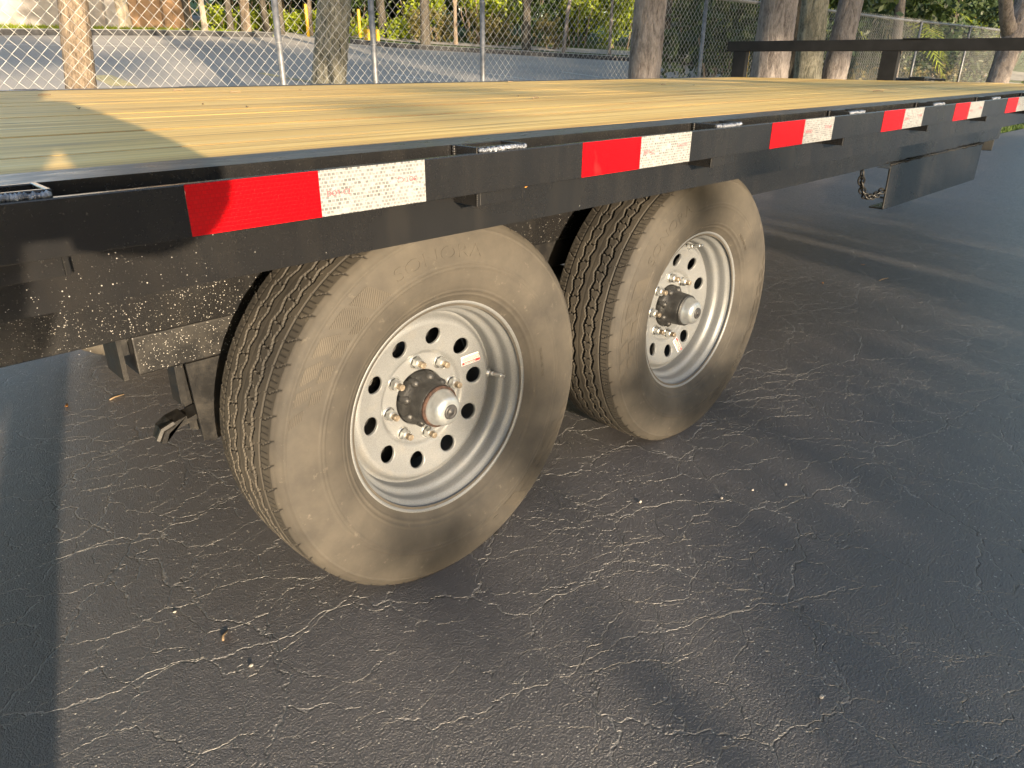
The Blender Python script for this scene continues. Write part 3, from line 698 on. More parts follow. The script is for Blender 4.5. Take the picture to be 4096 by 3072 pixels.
def make_wheel(x, y, face, phase, hole_phase, lug_phase, valve_a, label_a, label_flip, label=None):
    o = bpy.data.objects.new('wheel', RIM); link(o, TR); o.location = (x, y, ZW); o.rotation_euler = (0, 0, 0 if face > 0 else math.pi)
    rot = lambda a: Matrix.Rotation(-math.radians(a), 4, 'Y')
    def ch(name, me, M4=None, par=o):
        c = bpy.data.objects.new(name, me); link(c, par)
        if M4 is not None: c.matrix_local = M4
        return c
    # spin of the disc is kept in the mesh parent: wheel rotated about y
    o.rotation_euler = (0, math.radians(-(hole_phase-6.2)), 0) if face > 0 else (0, 0, math.pi)
    un = rot(-(hole_phase-6.2)) if face > 0 else Matrix.Identity(4)
    ch('tyre', tyre_mesh(math.radians(phase)) if face > 0 else TY0, un)
    ch('brake_drum', DRUM, un)
    if face < 0:
        ch('hub', HUBM); ch('grease_cap', CAPM); return o
    for k in range(8): ch('lug_nut', NUTM, un @ rot(lug_phase+45*k) @ Matrix.Translation((.0834, .0795, 0)) @ rot(17*k))
    ch('hub', HUBM, un @ rot(lug_phase-7)); ch('hub_ring', RINGM if hole_phase > 0 else RINGB, un); ch('grease_cap', CAPM, un); ch('cap_plug', PLUGM, un)
    # valve stem
    v = MB(); v.lathe([(.0075, .052), (.0075, .046), (.0055, .043), (.0055, .036), (.0042, .035), (.0042, .014), (.0030, .013), (.0030, .006), (.0001, .005)], 14)
    v.lathe([(.0105, .050), (.0105, .047), (.0056, .0465)], 6)
    me = v.mesh('valve_stem', False); me.materials.append(M['zinc'])
    ch('valve_stem', me, un @ rot(valve_a) @ Matrix.Translation((.1855, .012, 0)) @ Matrix.Rotation(math.radians(14), 4, 'Z'))
    # warning label: white slip with a red band and lines of print
    lw, lh = .047, .0215
    b = MB(); b.box(-lw/2, lw/2, -.0006, 0, -lh/2, lh/2); me = b.mesh('warning_label'); me.materials.append(M['label'])
    lm = un @ rot(label_a) @ Matrix.Translation((.1385, .0637, 0)) @ Matrix.Rotation(math.radians(-11.), 4, 'Z') @ Matrix.Rotation(-math.radians(-label_a+label_flip), 4, 'Y')
    lab = ch('warning_label', me, lm)
    b = MB(); b.box(-lw/2+.001, lw/2-.001, -.0009, -.0007, lh/2-.0072, lh/2-.001); me = b.mesh('red_band'); me.materials.append(M['labred']); ch('warning_band', me, lm)
    t = text_mesh('⚠ WARNING' if False else 'WARNING', .0058); t.materials.append(M['label']); ch('warning_lettering', t, lm @ Matrix.Translation((.003, -.0011, lh/2-.0041)) @ Matrix.Rotation(math.pi/2, 4, 'X'))
    b = MB(); b.add([(-.0165, -.0011, lh/2-.0062), (-.0115, -.0011, lh/2-.0062), (-.014, -.0011, lh/2-.0018)], None, [(0, 1, 2)])
    for k in range(5): b.box(-lw/2+.002, lw/2-.002-(.004 if k == 4 else 0), -.0009, -.0007, lh/2-.0098-k*.0022, lh/2-.0086-k*.0022)
    me = b.mesh('label_print'); me.materials.append(M['ink']); ch('label_print', me, lm)
    # sidewall lettering and hatching
    pd = phase
    for k in range(2):
        t = side_text('SONORA', .034, .3245, 94+pd+180*k, width=.205); t.materials.append(M['rubber']); ch('sidewall_lettering', t, un)
    t = side_text('TRAILER USE ONLY', .0085, .2600, 8+pd); t.materials.append(M['hatch']); ch('sidewall_lettering', t, un)
    for base in (0, 180):
        P = MB()
        for q, (a0, wd, ra, rb, sk) in enumerate(((116, 7.5, .307, .348, 5), (126, 7.0, .322, .352, 4), (136, 6.2, .330, .355, 4), (145, 5.2, .335, .357, 4), (153, 4.2, .338, .358, 3), (160, 3.2, .340, .359, 3),
                                                  (126.5, 6.6, .304, .318, 2), (136, 6.0, .308, .326, 2), (145, 5.0, .312, .331, 2), (153, 4.2, .316, .334, 2))):
            P.add(*patch(a0+pd+base, a0+wd+pd+base, ra, rb, sk))
        me = P.mesh('sidewall_hatching', True); me.materials.append(M['hatch']); ch('sidewall_hatching', me, un)
    return o
TY0 = None
w1 = make_wheel(X1, .284, 1, 0., 6.2, 7.05, 3.5, 23.8, 187)
w2 = make_wheel(X2, .284, 1, 33., -17.9, 2.2, 75., -70.2, 297)
TY0 = [c for c in w1.children if c.name.startswith('tyre')][0].data
make_wheel(X1, YFAR-.284, -1, 0, 0, 0, 0, 0, 0); make_wheel(X2, YFAR-.284, -1, 0, 0, 0, 0, 0, 0)
# water beads on the frame
def beads(name, n, y, xr, zr, size, seed, dens=None):
    r2 = np.random.default_rng(seed); x = r2.uniform(*xr, n); z = r2.uniform(*zr, n)
    if dens is not None:
        keep = r2.uniform(0, 1, n) < dens(x, z); x, z = x[keep], z[keep]
    # a share of the beads run in short vertical streaks
    k = len(x)//4; src = r2.integers(0, len(x), k); x[:k] = x[src]+r2.normal(0, .0006, k); z[:k] = z[src]-r2.uniform(0, .018, k)
    s = size*np.clip(r2.lognormal(0, .45, len(x)), .4, 1.9); n = len(x)
    a = np.arange(6)/6*2*np.pi
    ring = np.stack([np.cos(a), np.zeros(6), np.sin(a)], -1)
    B = np.concatenate([ring, ring*.72+[0, -.5, 0], [[0, -.72, 0]]])
    V = (np.stack([x, np.full(n, y), z], -1)[:, None]+B[None]*s[:, None, None]).reshape(-1, 3)
    o6 = np.arange(n)[:, None, None]*13; j = np.arange(6); j2 = (j+1) % 6
    Q = (o6+np.stack([j, j2, j2+6, j+6], -1)[None]).reshape(-1, 4); T = (o6+np.stack([j+6, j2+6, j*0+12], -1)[None]).reshape(-1, 3)
    zz = V[:, 2]; ok = True
    me = mesh_np(name, V, [Q, T], True); me.materials.append(M['drop']); o = link(bpy.data.objects.new(name, me), TR); o['kind'] = 'stuff'; return o
beads('water_drops', 2600, .5399, (-.30, .45), (.572, .72), .00052, 11)
beads('water_drops', 500, .5439, (.04, .30), (.50, .565), .00052, 12)
beads('water_drops', 500, .5399, (.75, 1.25), (.57, .74), .00052, 13)
beads('water_drops', 620, .0599, (-.30, .8), (.778, .836), .00042, 14, lambda x, z: np.clip(.7-(x+.12)*3.6, .02, .8))

# ------------------------------------------------------------------ chain-link fence behind the trailer
YF, ZTOP = 4.25, 1.665
FN = tag(empty('chain_link_fence', (0, YF, GZ)), 'galvanised chain link fence with round posts and a top rail behind the trailer', 'fence')
PX = [-5.6, -2.6, .46, 2.355, 3.12, 4.22, 7.6, 11.6, 14.45, 17.2, 19.4, 22.5]
for x in PX:
    MB().tube([(x, -.034, 0.), (x, -.034, ZTOP+.01)], .021, 14, twist=.1).build('fence_post', M['galv'], FN, True)
MB().tube([(x, -.0005, ZTOP+.008+.006*math.sin(x*.8)) for x in np.linspace(PX[0], PX[-1], 60)], .0175, 10).build('top_rail', M['galv'], FN, True)
mp = .0718
def wire_mesh(n, ztop, flip):
    p = []
    for k in range(n+1):
        z = ztop-k*mp/2; sx = 1 if (k+flip) % 2 else -1
        p.append((sx*mp/4*1.03, .0022*(1 if k % 2 else -1), z))
    b = MB().tube(p, .0018, 5); me = b.mesh('wire', False); me.materials.append(M['wire']); return me
WM = (wire_mesh(49, ZTOP+.045, 0), wire_mesh(49, ZTOP+.045, 1))
nw = int((PX[-1]-.0)/(mp/2)); wx = np.arange(0, nw)*mp/2-.1
near = wx[:290]; 
for k, x in enumerate(near):
    o = link(bpy.data.objects.new('wire', WM[k % 2]), FN); o.location = (x, -.008, 0)
co = [np.empty(len(m_.vertices)*3) for m_ in WM]; fv = []
for m_, c in zip(WM, co): m_.vertices.foreach_get('co', c)
# the rest of the fabric, farther along and beyond the left edge
base = MB(); rest = [(k, x) for k, x in enumerate(wx) if k >= 290]+[(k, -.1-(mp/2)*(k+1)) for k in range(90)]
quads = np.array([p.vertices[:] for p in WM[0].polygons if len(p.vertices) == 4])
b = MB()
for k, x in rest:
    kk = k % 2 if x > 0 else (k+1) % 2
    b.add(co[kk].reshape(-1, 3)+[x, -.008, 0], quads)
o = b.build('wire_fabric', M['wire'], FN); o['kind'] = 'stuff'
# tie wires on the posts in view
for x in (2.355, 3.12, 4.22):
    for zt in (1.115, .72, 1.45):
        a = np.linspace(-2.6, 2.6, 14); MB().tube(np.c_[x+.0245*np.sin(a)+.0, -.034-.0245*np.cos(a), zt+.002*np.sin(a*2)], .0017, 5).build('tie_wire', M['wire'], FN)

# ------------------------------------------------------------------ trees and shrubs
def leaves(C, size, seed, aspect=.5, droop=.2):
    """leaf blades (one rhombic quad each) at centres C"""
    r2 = np.random.default_rng(seed); n = len(C)
    d = r2.normal(size=(n, 3)); d[:, 2] -= droop; d /= np.linalg.norm(d, axis=1)[:, None]
    e = r2.normal(size=(n, 3)); e -= d*(e*d).sum(1)[:, None]; e /= np.linalg.norm(e, axis=1)[:, None]
    s = size*r2.uniform(.6, 1.35, n)[:, None]
    V = np.stack([C-d*s*.5, C+e*s*aspect*.5+d*s*.05, C+d*s*.5, C-e*s*aspect*.5+d*s*.05], 1).reshape(-1, 3)
    return V, (np.arange(n)[:, None]*4+np.arange(4)[None])
def cloud(seed, blobs, n, spread=.18):
    """points clumped into twigs inside ellipsoids blobs = [(centre, radii)]"""
    r2 = np.random.default_rng(seed); w = np.array([np.prod(b[1])**.67 for b in blobs]); w /= w.sum(); out = []
    for (c, rad), f in zip(blobs, w):
        k = max(4, int(n*f)); nt = max(2, k//9)
        u = r2.normal(size=(nt, 3)); u /= np.linalg.norm(u, axis=1)[:, None]; u *= (r2.uniform(.12, 1, nt)**.45)[:, None]
        tw = np.array(c)+u*np.array(rad)
        out.append(tw[r2.integers(0, nt, k)]+r2.normal(size=(k, 3))*spread)
    return np.concatenate(out)
def trunk_mesh(pts, rad, n, seed, ridge=.05, flare=.25, step=.05, knots=0):
    pts = np.asarray(pts, float); d = np.r_[0, np.cumsum(np.linalg.norm(np.diff(pts, axis=0), axis=1))]
    k = max(4, int(d[-1]/step)); s = np.linspace(0, d[-1], k)
    P = np.c_[np.interp(s, d, pts[:, 0]), np.interp(s, d, pts[:, 1]), np.interp(s, d, pts[:, 2])]
    for _ in range(6): P[1:-1] = (P[:-2]+2*P[1:-1]+P[2:])/4
    R = np.interp(s, d, rad); R = R*(1+flare*np.exp(-s/.22))
    r2 = np.random.default_rng(seed); a = np.linspace(0, 2*np.pi, n, endpoint=False)
    f = np.zeros((k, n))
    for q in range(9):
        m_ = r2.integers(2, 5+q*3); f += np.cos(m_*a[None]+r2.uniform(0, 6)+np.sin(s[:, None]*r2.uniform(.8, 4)+r2.uniform(0, 6))*r2.uniform(.3, 1.6))/(1+q*.35)
    f += r2.normal(size=(k, n))*.9; f = ridge*f/3
    V = []; T = np.gradient(P, axis=0); T /= np.linalg.norm(T, axis=1)[:, None]; N = np.array([1.0, 0, 0])
    for i in range(k):
        N = N-T[i]*(N@T[i]); N /= np.linalg.norm(N); B = np.cross(T[i], N)
        V.append(P[i]+(R[i]*(1+f[i]))[:, None]*(np.cos(a)[:, None]*N+np.sin(a)[:, None]*B))
    V = np.concatenate(V); i = np.arange(k-1)[:, None]*n; j = np.arange(n)[None]; j2 = (j+1) % n
    Q = np.stack([i+j, i+j2, i+n+j2, i+n+j], -1).reshape(-1, 4)
    return V, Q, P[-1], T[-1]
def tree(name, label, base, path, rad, bark, leafm, crown, n=2500, ls=.16, seg=20, seed=1, ridge=.05, limbs=(), group=None, step=.06, flare=.25, cat='tree', spread=.2):
    root = tag(empty(name, base), label, cat, group)
    V, Q, top, tt = trunk_mesh(path, rad, seg, seed, ridge, flare, step)
    me = mesh_np('trunk', V, Q, True); me.materials.append(M[bark]); link(bpy.data.objects.new('trunk', me), root)
    for q, (lp, lr) in enumerate(limbs):
        V, Q, _, _ = trunk_mesh(lp, lr, max(8, seg//2), seed*7+q, ridge, .15, step)
        me = mesh_np('limb', V, Q, True); me.materials.append(M[bark]); link(bpy.data.objects.new('limb', me), root)
    if crown:
        C = cloud(seed, crown, n, spread); V, Q = leaves(C, ls, seed+5)
        me = mesh_np('crown', V, Q, False); me.materials.append(M[leafm]); link(bpy.data.objects.new('crown', me), root)
    return root
def gz(x, y): return float(tz(x, y))
# -- trees in the verge between trailer and fence, and two just behind it
def crown_blobs(c, r, k, seed):
    r2 = np.random.default_rng(seed); out = []
    for _ in range(k):
        u = r2.normal(size=3); u /= np.linalg.norm(u); u *= r2.uniform(.2, .8)
        out.append((np.array(c)+u*np.array(r), np.array(r)*r2.uniform(.28, .45)))
    return out
def near_tree(name, label, u0, u1, y, lean, bark, seed, tu=None, ridge=.05, crown=True, limbs=(), flare=.2, cz=5.2, nl=1500):
    a, b = aty(u0, 300, y), aty(u1, 300, y); x = (a[0]+b[0])/2
    az = math.atan2(x-CAM[0], y-CAM[1]); r = (b[0]-a[0])/2*math.cos(az)*.96
    z0 = gz(x, y)
    path = [(-lean[0]*.9, -lean[1]*.9, -.05), (0, 0, .9), (lean[0], lean[1], 1.9), (lean[0]*2.6, lean[1]*2.6, 3.6)]
    top = np.array(path[-1]); r2 = np.random.default_rng(seed)
    lb = []
    for q in range(4):
        ang = q*1.57+r2.uniform(0, 1); dr = np.array([math.cos(ang), math.sin(ang), .9])
        lb.append(([top-[0, 0, .3], top+dr*np.array([.6, .6, 1.5]), top+dr*np.array([1.6, 1.6, 4.6])], [r*.6, r*.45, r*.12]))
    cr = crown_blobs(top+[0, 0, cz], (2.6, 2.4, 1.7), 12, seed) if crown else None
    return tree(name, label, (x, y, z0), path, [r*1.06, r, r*.93, r*.8], bark, 'leaf', cr, nl, .2, 40, seed, ridge, list(limbs)+lb, step=.025, flare=flare, spread=.3)
near_tree('verge_tree', 'slim tan barked tree close behind the chain link fence left of the leftmost post', 262, 392, 5.2, (.12, .0), 'barkt', 21, ridge=.05, flare=.35, cz=2.7, nl=3000)
near_tree('verge_tree', 'stout grey green trunk behind the fence between two galvanised posts', 1258, 1398, 5.5, (.2, .0), 'barkg', 22, flare=.4, cz=3.0, nl=2600)
near_tree('verge_tree', 'pinkish grey trunk standing alone in front of the fence, beyond the deck', 2506, 2642, 3.35, (.03, .0), 'barkp', 23, ridge=.035)
near_tree('verge_tree', 'broad pinkish leaning trunk behind the headboard, first of the three close together', 2993, 3152, 3.2, (.0, 0), 'barkp', 24, ridge=.03)
near_tree('verge_tree', 'furrowed grey green trunk between two pinkish trunks behind the headboard', 3170, 3286, 3.5, (-.12, .0), 'barkg', 25, ridge=.06)
near_tree('verge_tree', 'pinkish mottled trunk leaning away on the far side of the furrowed one', 3282, 3390, 3.3, (.14, 0), 'barkp', 26, ridge=.04)
near_tree('verge_tree', 'thin shadowed grey trunk seen in the gap between close trunks', 3138, 3180, 3.9, (-.05, 0), 'barkd', 27, ridge=.04)
tg = near_tree('verge_tree', 'dark mottled trunk with a side limb leaning beside the far end of the fence', 3950, 4046, 3.2, (.35, 0), 'barkp', 28, ridge=.06,
               limbs=[([(.45, 0, 1.25), (-.1, .1, 1.75), (-.75, .2, 2.6)], [.14, .11, .08])])
near_tree('verge_tree', 'thin pale trunk rising behind the fence top rail', 3545, 3588, 5.6, (-.3, 0), 'barkp', 29, ridge=.03)
near_tree('verge_tree', 'thin grey trunk behind the mesh between two far fence posts', 3748, 3772, 6.0, (.2, 0), 'barkd', 30, ridge=.03)

# -- far trees: trunk positions from the photograph on the sloping ground
def far_tree(u, v, w, label, bark, leafm, seed, lean=(0, 0), fork=None, h=6.5, n=900, crown=True, cz=7.0, flare=.3):
    p = onlot(u, v); x, y = p[0], p[1]; D = math.hypot(x-CAM[0], y-CAM[1]); r = w/2/3175*D*.98
    path = [(0, 0, -.1), (lean[0]*.3, lean[1]*.3, 1.2), (lean[0], lean[1], 2.6), (lean[0]*1.3, lean[1]*1.3, 4.0)]
    limbs = []
    if fork:
        zf, sp, rr = fork
        for sg in (-1, 1): limbs.append(([(lean[0]*.3*zf, 0, zf-.15), (lean[0]*.3*zf+sg*sp*.45, 0, zf+.5), (sg*sp, 0, zf+1.9)], [r*rr, r*rr*.85, r*rr*.5]))
        path = [(0, 0, -.1), (lean[0]*.2, 0, zf*.6), (lean[0]*.3*zf, 0, zf)]
    rd = [r*1.05, r, r*.9, r*.7][:len(path)]
    cr = crown_blobs((lean[0], lean[1], cz), (2.0, 2.0, 1.5), 9, seed) if crown else None
    return tree('far_tree', label, (x, y, gz(x, y)), path, rd, bark, leafm, cr, n, .24, 12, seed, .06, limbs, step=.12, flare=flare, spread=.3)
far_tree(500, 107, 44, 'sunlit pale forked trunk in front of the tan wall corner', 'pale', 'leaf', 41, fork=(1.05, .5, .7))
far_tree(552, 106, 13, 'thin dark trunk against the tan wall beside the pale forked tree', 'barkd', 'leaf', 42, (-.25, 0), n=900)
far_tree(600, 106, 20, 'slender whitish trunk leaning across the tan wall', 'pale', 'leaf', 43, (-.7, .1), n=900, flare=.1)
far_tree(705, 112, 12, 'thin dark leaning trunk at the right part of the tan wall', 'barkd', 'leaf', 44, (-.3, 0), n=900)
far_tree(822, 128, 20, 'pale young tree with a wide fork at the kerb end', 'pale', 'leaf', 45, fork=(1.15, .75, .6))
for k, (u, v, w, lb) in enumerate(((762, 118, 22, 'dark trunk at the end of the tan wall'), (925, 126, 22, 'dark trunk in the grove behind the kerb, first past the young forked tree'), (985, 130, 34, 'thick brown trunk in the grove behind the kerb'),
                                   (1070, 128, 24, 'dark trunk in the grove just left of a galvanised post'), (1130, 138, 20, 'dark trunk right behind a galvanised fence post'), (1243, 140, 18, 'brown trunk beside the first yellow bollard'), (1535, 150, 34, 'dark trunk beside the dark garage bay'))):
    far_tree(u, v, w, lb, 'barkd' if k % 3 != 2 else 'barkt', 'dark', 50+k, ((k % 3-1)*.25, 0), n=1500, cz=4.6)
far_tree(1284, 128, 9, 'thin orange lit trunk behind the yellow bollards', 'pale', 'olive', 59, n=500)
far_tree(1703, 180, 36, 'dark trunk at the kerb in front of the garage', 'barkd', 'leaf', 60, fork=(1.9, .6, .6))
far_tree(1823, 178, 16, 'slim grey brown trunk with a narrow fork on the island', 'barkt', 'leaf', 61, fork=(1.25, .4, .7))
far_tree(2105, 202, 33, 'dark trunk with a broad V fork on the grass island', 'barkd', 'leaf', 62, fork=(1.35, .55, .75))
far_tree(2252, 217, 15, 'thin grey leaning trunk on the grass island', 'barkp', 'leaf', 63, (.5, 0), n=900, flare=.15)
far_tree(2436, 228, 12, 'thin straight grey trunk on the grass island', 'barkp', 'leaf', 64, (.03, 0), n=900)
far_tree(2648, 258, 34, 'dark trunk half hidden behind the lone pinkish trunk', 'barkd', 'leaf', 65, (.12, 0))

# -- hedge of separate shrubs beyond the far road
def shrub(name, label, x, y, r, h, leafm, seed, n=1700, ls=.13, group=None, stems=5, low=.15, spread=.10):
    z = gz(x, y); root = tag(empty(name, (x, y, z)), label, 'shrub', group); r2 = np.random.default_rng(seed)
    blobs = [((r2.uniform(-.6, .6)*r, r2.uniform(-.6, .6)*r, h*(low+(1-low)*t)), (r*r2.uniform(.4, .7), r*r2.uniform(.4, .7), h*r2.uniform(.13, .22))) for t in np.linspace(.1, .95, 11)]
    V, Q = leaves(cloud(seed, blobs, n, spread), ls, seed+1); me = mesh_np('foliage', V, Q, False); me.materials.append(M[leafm]); link(bpy.data.objects.new('foliage', me), root)
    for q in range(stems):
        a = r2.uniform(0, 6.28); b0 = np.array([math.cos(a)*r*.25, math.sin(a)*r*.25, -.03]); b1 = b0*2.2+[0, 0, h*.55]
        MB().tube([b0, (b0+b1)/2+r2.normal(size=3)*.06, b1], [.028, .022, .012], 6).build('stem', M['barkt'], root, True)
    return root
H = [(15.9, 23.2), (17.4, 21.5), (19.2, 20.3), (21.0, 19.5), (22.8, 18.7), (24.4, 17.9), (26.1, 17.1), (27.9, 16.2), (29.8, 15.2), (31.9, 14.1)]
for k, (x, y) in enumerate(H):
    shrub('hedge_shrub', 'bushy bright green shrub in the hedge along the far road', x, y+.5, 1.3, 3.4, 'lime' if k % 3 else 'leaf', 80+k, 5200, .16, 'shrubs of the roadside hedge')
for k, (x, y) in enumerate([(17.0, 24.2), (19.4, 22.6), (21.9, 21.4), (24.3, 20.3), (26.8, 19.2), (29.6, 17.9), (33, 16.4)]):
    shrub('tall_shrub', 'tall dark green shrub standing behind the roadside hedge', x, y+.6, 2.4, 5.6, 'leaf' if k % 2 else 'dark', 100+k, 6500, .21, 'tall shrubs behind the hedge')
for k, (x, y) in enumerate([(12, 34), (17.5, 33), (23, 31), (28, 29), (33, 27), (38, 23), (42, 18), (46, 13), (40, 9.5)]):
    shrub('background_thicket', 'tall wooded thicket closing the view beyond the hedge', x, y, 3.6, 9.0, 'leaf' if k % 3 else 'dark', 700+k, 5200, .42, 'wooded thickets in the far background', 3, .02, .3)
for k, (u, v) in enumerate(((1690, 165), (1760, 168), (1930, 178), (2010, 184), (2200, 196))):
    p = onlot(u, v); shrub('low_shrub', 'low straggly olive shrub at the foot of the hedge', p[0], p[1], .6, .95, 'olive', 120+k, 900, .10, 'low shrubs at the hedge foot', 4, .05, .06)
# grove undergrowth on the left
for k, (u, v, h, mt) in enumerate(((880, 112, 3.2, 'dark'), (960, 112, 3.0, 'dark'), (1040, 112, 3.3, 'leaf'), (1120, 116, 3.1, 'dark'), (1200, 118, 3.4, 'dark'), (1300, 118, 3.2, 'leaf'), (1390, 122, 3.4, 'dark'), (1480, 126, 3.2, 'dark'))):
    p = onlot(u, v); shrub('grove_shrub', 'dark leafy shrub filling the grove behind the kerb', p[0]+1.2, p[1]+2.4, 1.5, h, mt, 140+k, 2000, .17, 'shrubs of the grove')
for k, (u, v) in enumerate(((910, 118), (1010, 120), (1085, 122), (1180, 128), (1205, 132), (1290, 136), (1420, 146), (1600, 158), (1640, 150))):
    p = onlot(u, v); shrub('tussock', 'yellow green grass tussock behind the kerb under the trees', p[0], p[1], .75, .55, 'lime', 160+k, 800, .11, 'tussocks under the grove', 2, .0, .08)
# dark thicket and palms behind the fence on the right
def palm(label, x, y, zc, R, leafm, seed, nf=15, bark='barkd', group=None):
    z = gz(x, y); root = tag(empty('palm', (x, y, z)), label, 'palm', group); r2 = np.random.default_rng(seed)
    MB().tube([(0, 0, -.05), (.02, 0, zc*.5), (0, 0, zc)], [.11, .10, .09], 10).build('trunk', M[bark], root, True)
    for q in range(nf):
        a = 2*np.pi*q/nf+r2.uniform(-.2, .2); el = r2.uniform(-.3, 1.1); L = R*r2.uniform(.8, 1.15)
        t = np.linspace(0, 1, 26); hor = L*t*math.cos(el); ver = L*(t*math.sin(el)-.55*t*t)
        rib = np.stack([hor*math.cos(a), hor*math.sin(a), zc+ver], -1); sd = np.array([-math.sin(a), math.cos(a), 0])
        V = []; 
        for i in range(2, 26):
            wl = .42*L*math.sin(math.pi*min(1, (i+2)/27))*.55
            for sg in (-1, 1):
                d = sd*sg*wl+(rib[min(i+1, 25)]-rib[i-1])*.9+np.array([0, 0, -.18*wl+r2.normal()*.03]); wv = (rib[min(i+1, 25)]-rib[i-1]); wv = wv/np.linalg.norm(wv)*.028
                V += [rib[i]-wv, rib[i]+wv, rib[i]+d*1.0+wv*.2, rib[i]+d*1.0-wv*.2]
        V = np.array(V); me = mesh_np('frond', V, np.arange(len(V)).reshape(-1, 4), False); me.materials.append(M[leafm]); link(bpy.data.objects.new('frond', me), root)
    return root
p = onlot(2850, 268); palm('low dark fan palm clump beyond the car park kerb', p[0]-.6, p[1]+.2, .9, 1.9, 'dark', 180, 22)
shrub('thicket_shrub', 'big dark evergreen bush beyond the kerb beside the low palm', p[0]+.4, p[1]+.9, 1.5, 3.1, 'dark', 181, 3000, .15)
shrub('thicket_shrub', 'yellow green bush just beyond the fence beside the leaning pinkish trunks', 16.2, 8.6, .75, 2.3, 'lime', 182, 1100, .15)
TH = [(12.5, 6.3), (14.6, 6.0), (16.8, 6.4), (18.8, 5.9), (20.9, 6.3), (23, 5.8), (25.4, 6.2), (15.4, 8.0), (18.0, 8.2), (21.0, 8.0), (24.0, 8.0), (27.5, 7.4), (30, 8.4), (33, 7.0), (37, 6.0), (28, 10.5)]
for k, (x, y) in enumerate(TH):
    shrub('thicket_shrub', 'dark shrub in the thicket behind the fence', x, y+.5, 1.3, 2.1 if k < 7 else 4.4, 'dark', 190+k, 2600, .17, 'shrubs of the thicket behind the fence')
for k, (x, y, zc) in enumerate(((14.5, 6.8, 1.9), (17.3, 7.2, 2.1), (19.4, 6.6, 1.8), (22.6, 7.2, 2.0), (26.0, 6.8, 1.9), (16.0, 9.3, 2.7))):
    palm('feathery palm rising above the fence out of the thicket', x, y, zc, 1.7, 'lime' if k % 2 == 0 else 'olive', 210+k, 14, group='palms above the fence')
for k, (x, y) in enumerate(((13.6, 5.2), (15.8, 5.4), (17.9, 5.3), (20.2, 5.2))):
    shrub('dry_bush', 'dry tan leaved bush at the foot of the fence', x, y, .45, .75, 'olive', 230+k, 500, .09, 'dry bushes at the fence foot', 3, .02, .05)

# -- buildings behind the car park on the left
def wall_building(name, label, pts, h, mat, parts):
    x0, y0 = pts[0][:2]; root = tag(empty(name, (x0, y0, gz(x0, y0))), label, 'building')
    P = np.array([(p[0]-x0, p[1]-y0) for p in pts]); n = len(P); b = MB()
    V = np.concatenate([np.c_[P, np.full(n, -.4)], np.c_[P, np.full(n, h)]])
    b.add(V, [(i, (i+1) % n, n+(i+1) % n, n+i) for i in range(n)]+([tuple(range(n, 2*n))] if n == 4 else [])); b.build('wall', M[mat], root)
    return root, P
A, B = onlot(-260, 96), onlot(428, 104)
g, P = wall_building('grey_building', 'plain grey stucco building with a sloped buttress at its corner', [A, B, (B[0]+.6, B[1]+6), (A[0]+.6, A[1]+6)], 4.2, 'stuccog', None)
v = P[1]; b = MB(); b.prism([(-.03, -.3), (.34, -.3), (.02, 3.0), (-.03, 3.0)], -.25, .12); o = b.build('buttress', M['stuccog'], g); o.location = (v[0], v[1], 0)
b = MB(); b.box(v[0]*-.2, v[0]*.99, v[1]-.35, v[1]-.02, 1.72, 1.74); 
for zz in (1.35, 2.7):
    q0, q1 = P[0], P[1]; t = (q1-q0)/np.linalg.norm(q1-q0); nn = np.array([t[1], -t[0]])*.012
    b = MB(); b.add([(*(q0+nn), zz), (*(q1+nn), zz), (*(q1+nn), zz+.025), (*(q0+nn), zz+.025)], [(0, 1, 2, 3)]); b.build('wall_joint', M['kerbd'], g)
A, B = onlot(446, 100), onlot(500, 101)
dkb, _ = wall_building('dark_gap_block', 'dark grey block filling the dark gap between grey building and tan wall', [(A[0]-.2, A[1]+.8), (B[0]+.3, B[1]+.8), (B[0]+.3, B[1]+4), (A[0]-.2, A[1]+4)], 4.0, 'kerbd', None)  # dark block put in to paint the dark gap between the walls
A, B = onlot(498, 105), onlot(775, 117)
tb, P = wall_building('tan_building', 'tan orange stucco building with attached pilasters behind the young trees', [A, B, (B[0]+1, B[1]+6), (A[0]+1, A[1]+6)], 4.2, 'stuccot', None)
for f in (.14, .62):
    c = P[0]+(P[1]-P[0])*f; MB().box(c[0]-.12, c[0]+.12, c[1]-.16, c[1]+.06, -.3, 4.1).build('pilaster', M['stuccot'], tb)
# garage with pale fascia behind the grove
A = onlot(1545, 140); gb = tag(empty('garage', (A[0]+1.2, A[1]+3.2, gz(A[0], A[1]+3.2))), 'white fascia garage with a black open bay behind the trees', 'building')
b = MB(); b.box(-2.0, 3.6, 0, 4, -.5, .35); b.box(-2.0, -1.5, 0, 4, .35, 1.95); b.box(3.1, 3.6, 0, 4, .35, 1.95); b.box(-2.0, 3.6, 3.8, 4.0, .35, 1.95); b.build('wall', M['darkopen'], gb)  # near-black wall colour paints the darkness of the open bay
b = MB(); b.box(-2.3, 3.9, -.35, 4.2, 1.955, 2.25); b.build('fascia', M['stuccow'], gb); MB().box(-2.4, 4.0, -.4, 4.3, 2.255, 3.0).build('roof', M['kerb'], gb)
p = onlot(1790, 150); sg = tag(empty('sign_board', (p[0]+.9, p[1]+1.4, gz(p[0], p[1]))), 'small white and orange sign board among the shrubs', 'sign')
MB().box(-.03, .03, -.03, .03, -.3, 1.35).build('post', M['kerb'], sg); MB().box(-.32, .32, -.05, -.031, 1.08, 1.20).build('lower_panel', M['orange'], sg); MB().box(-.32, .32, -.05, -.031, 1.201, 1.55).build('upper_panel', M['stuccow'], sg)
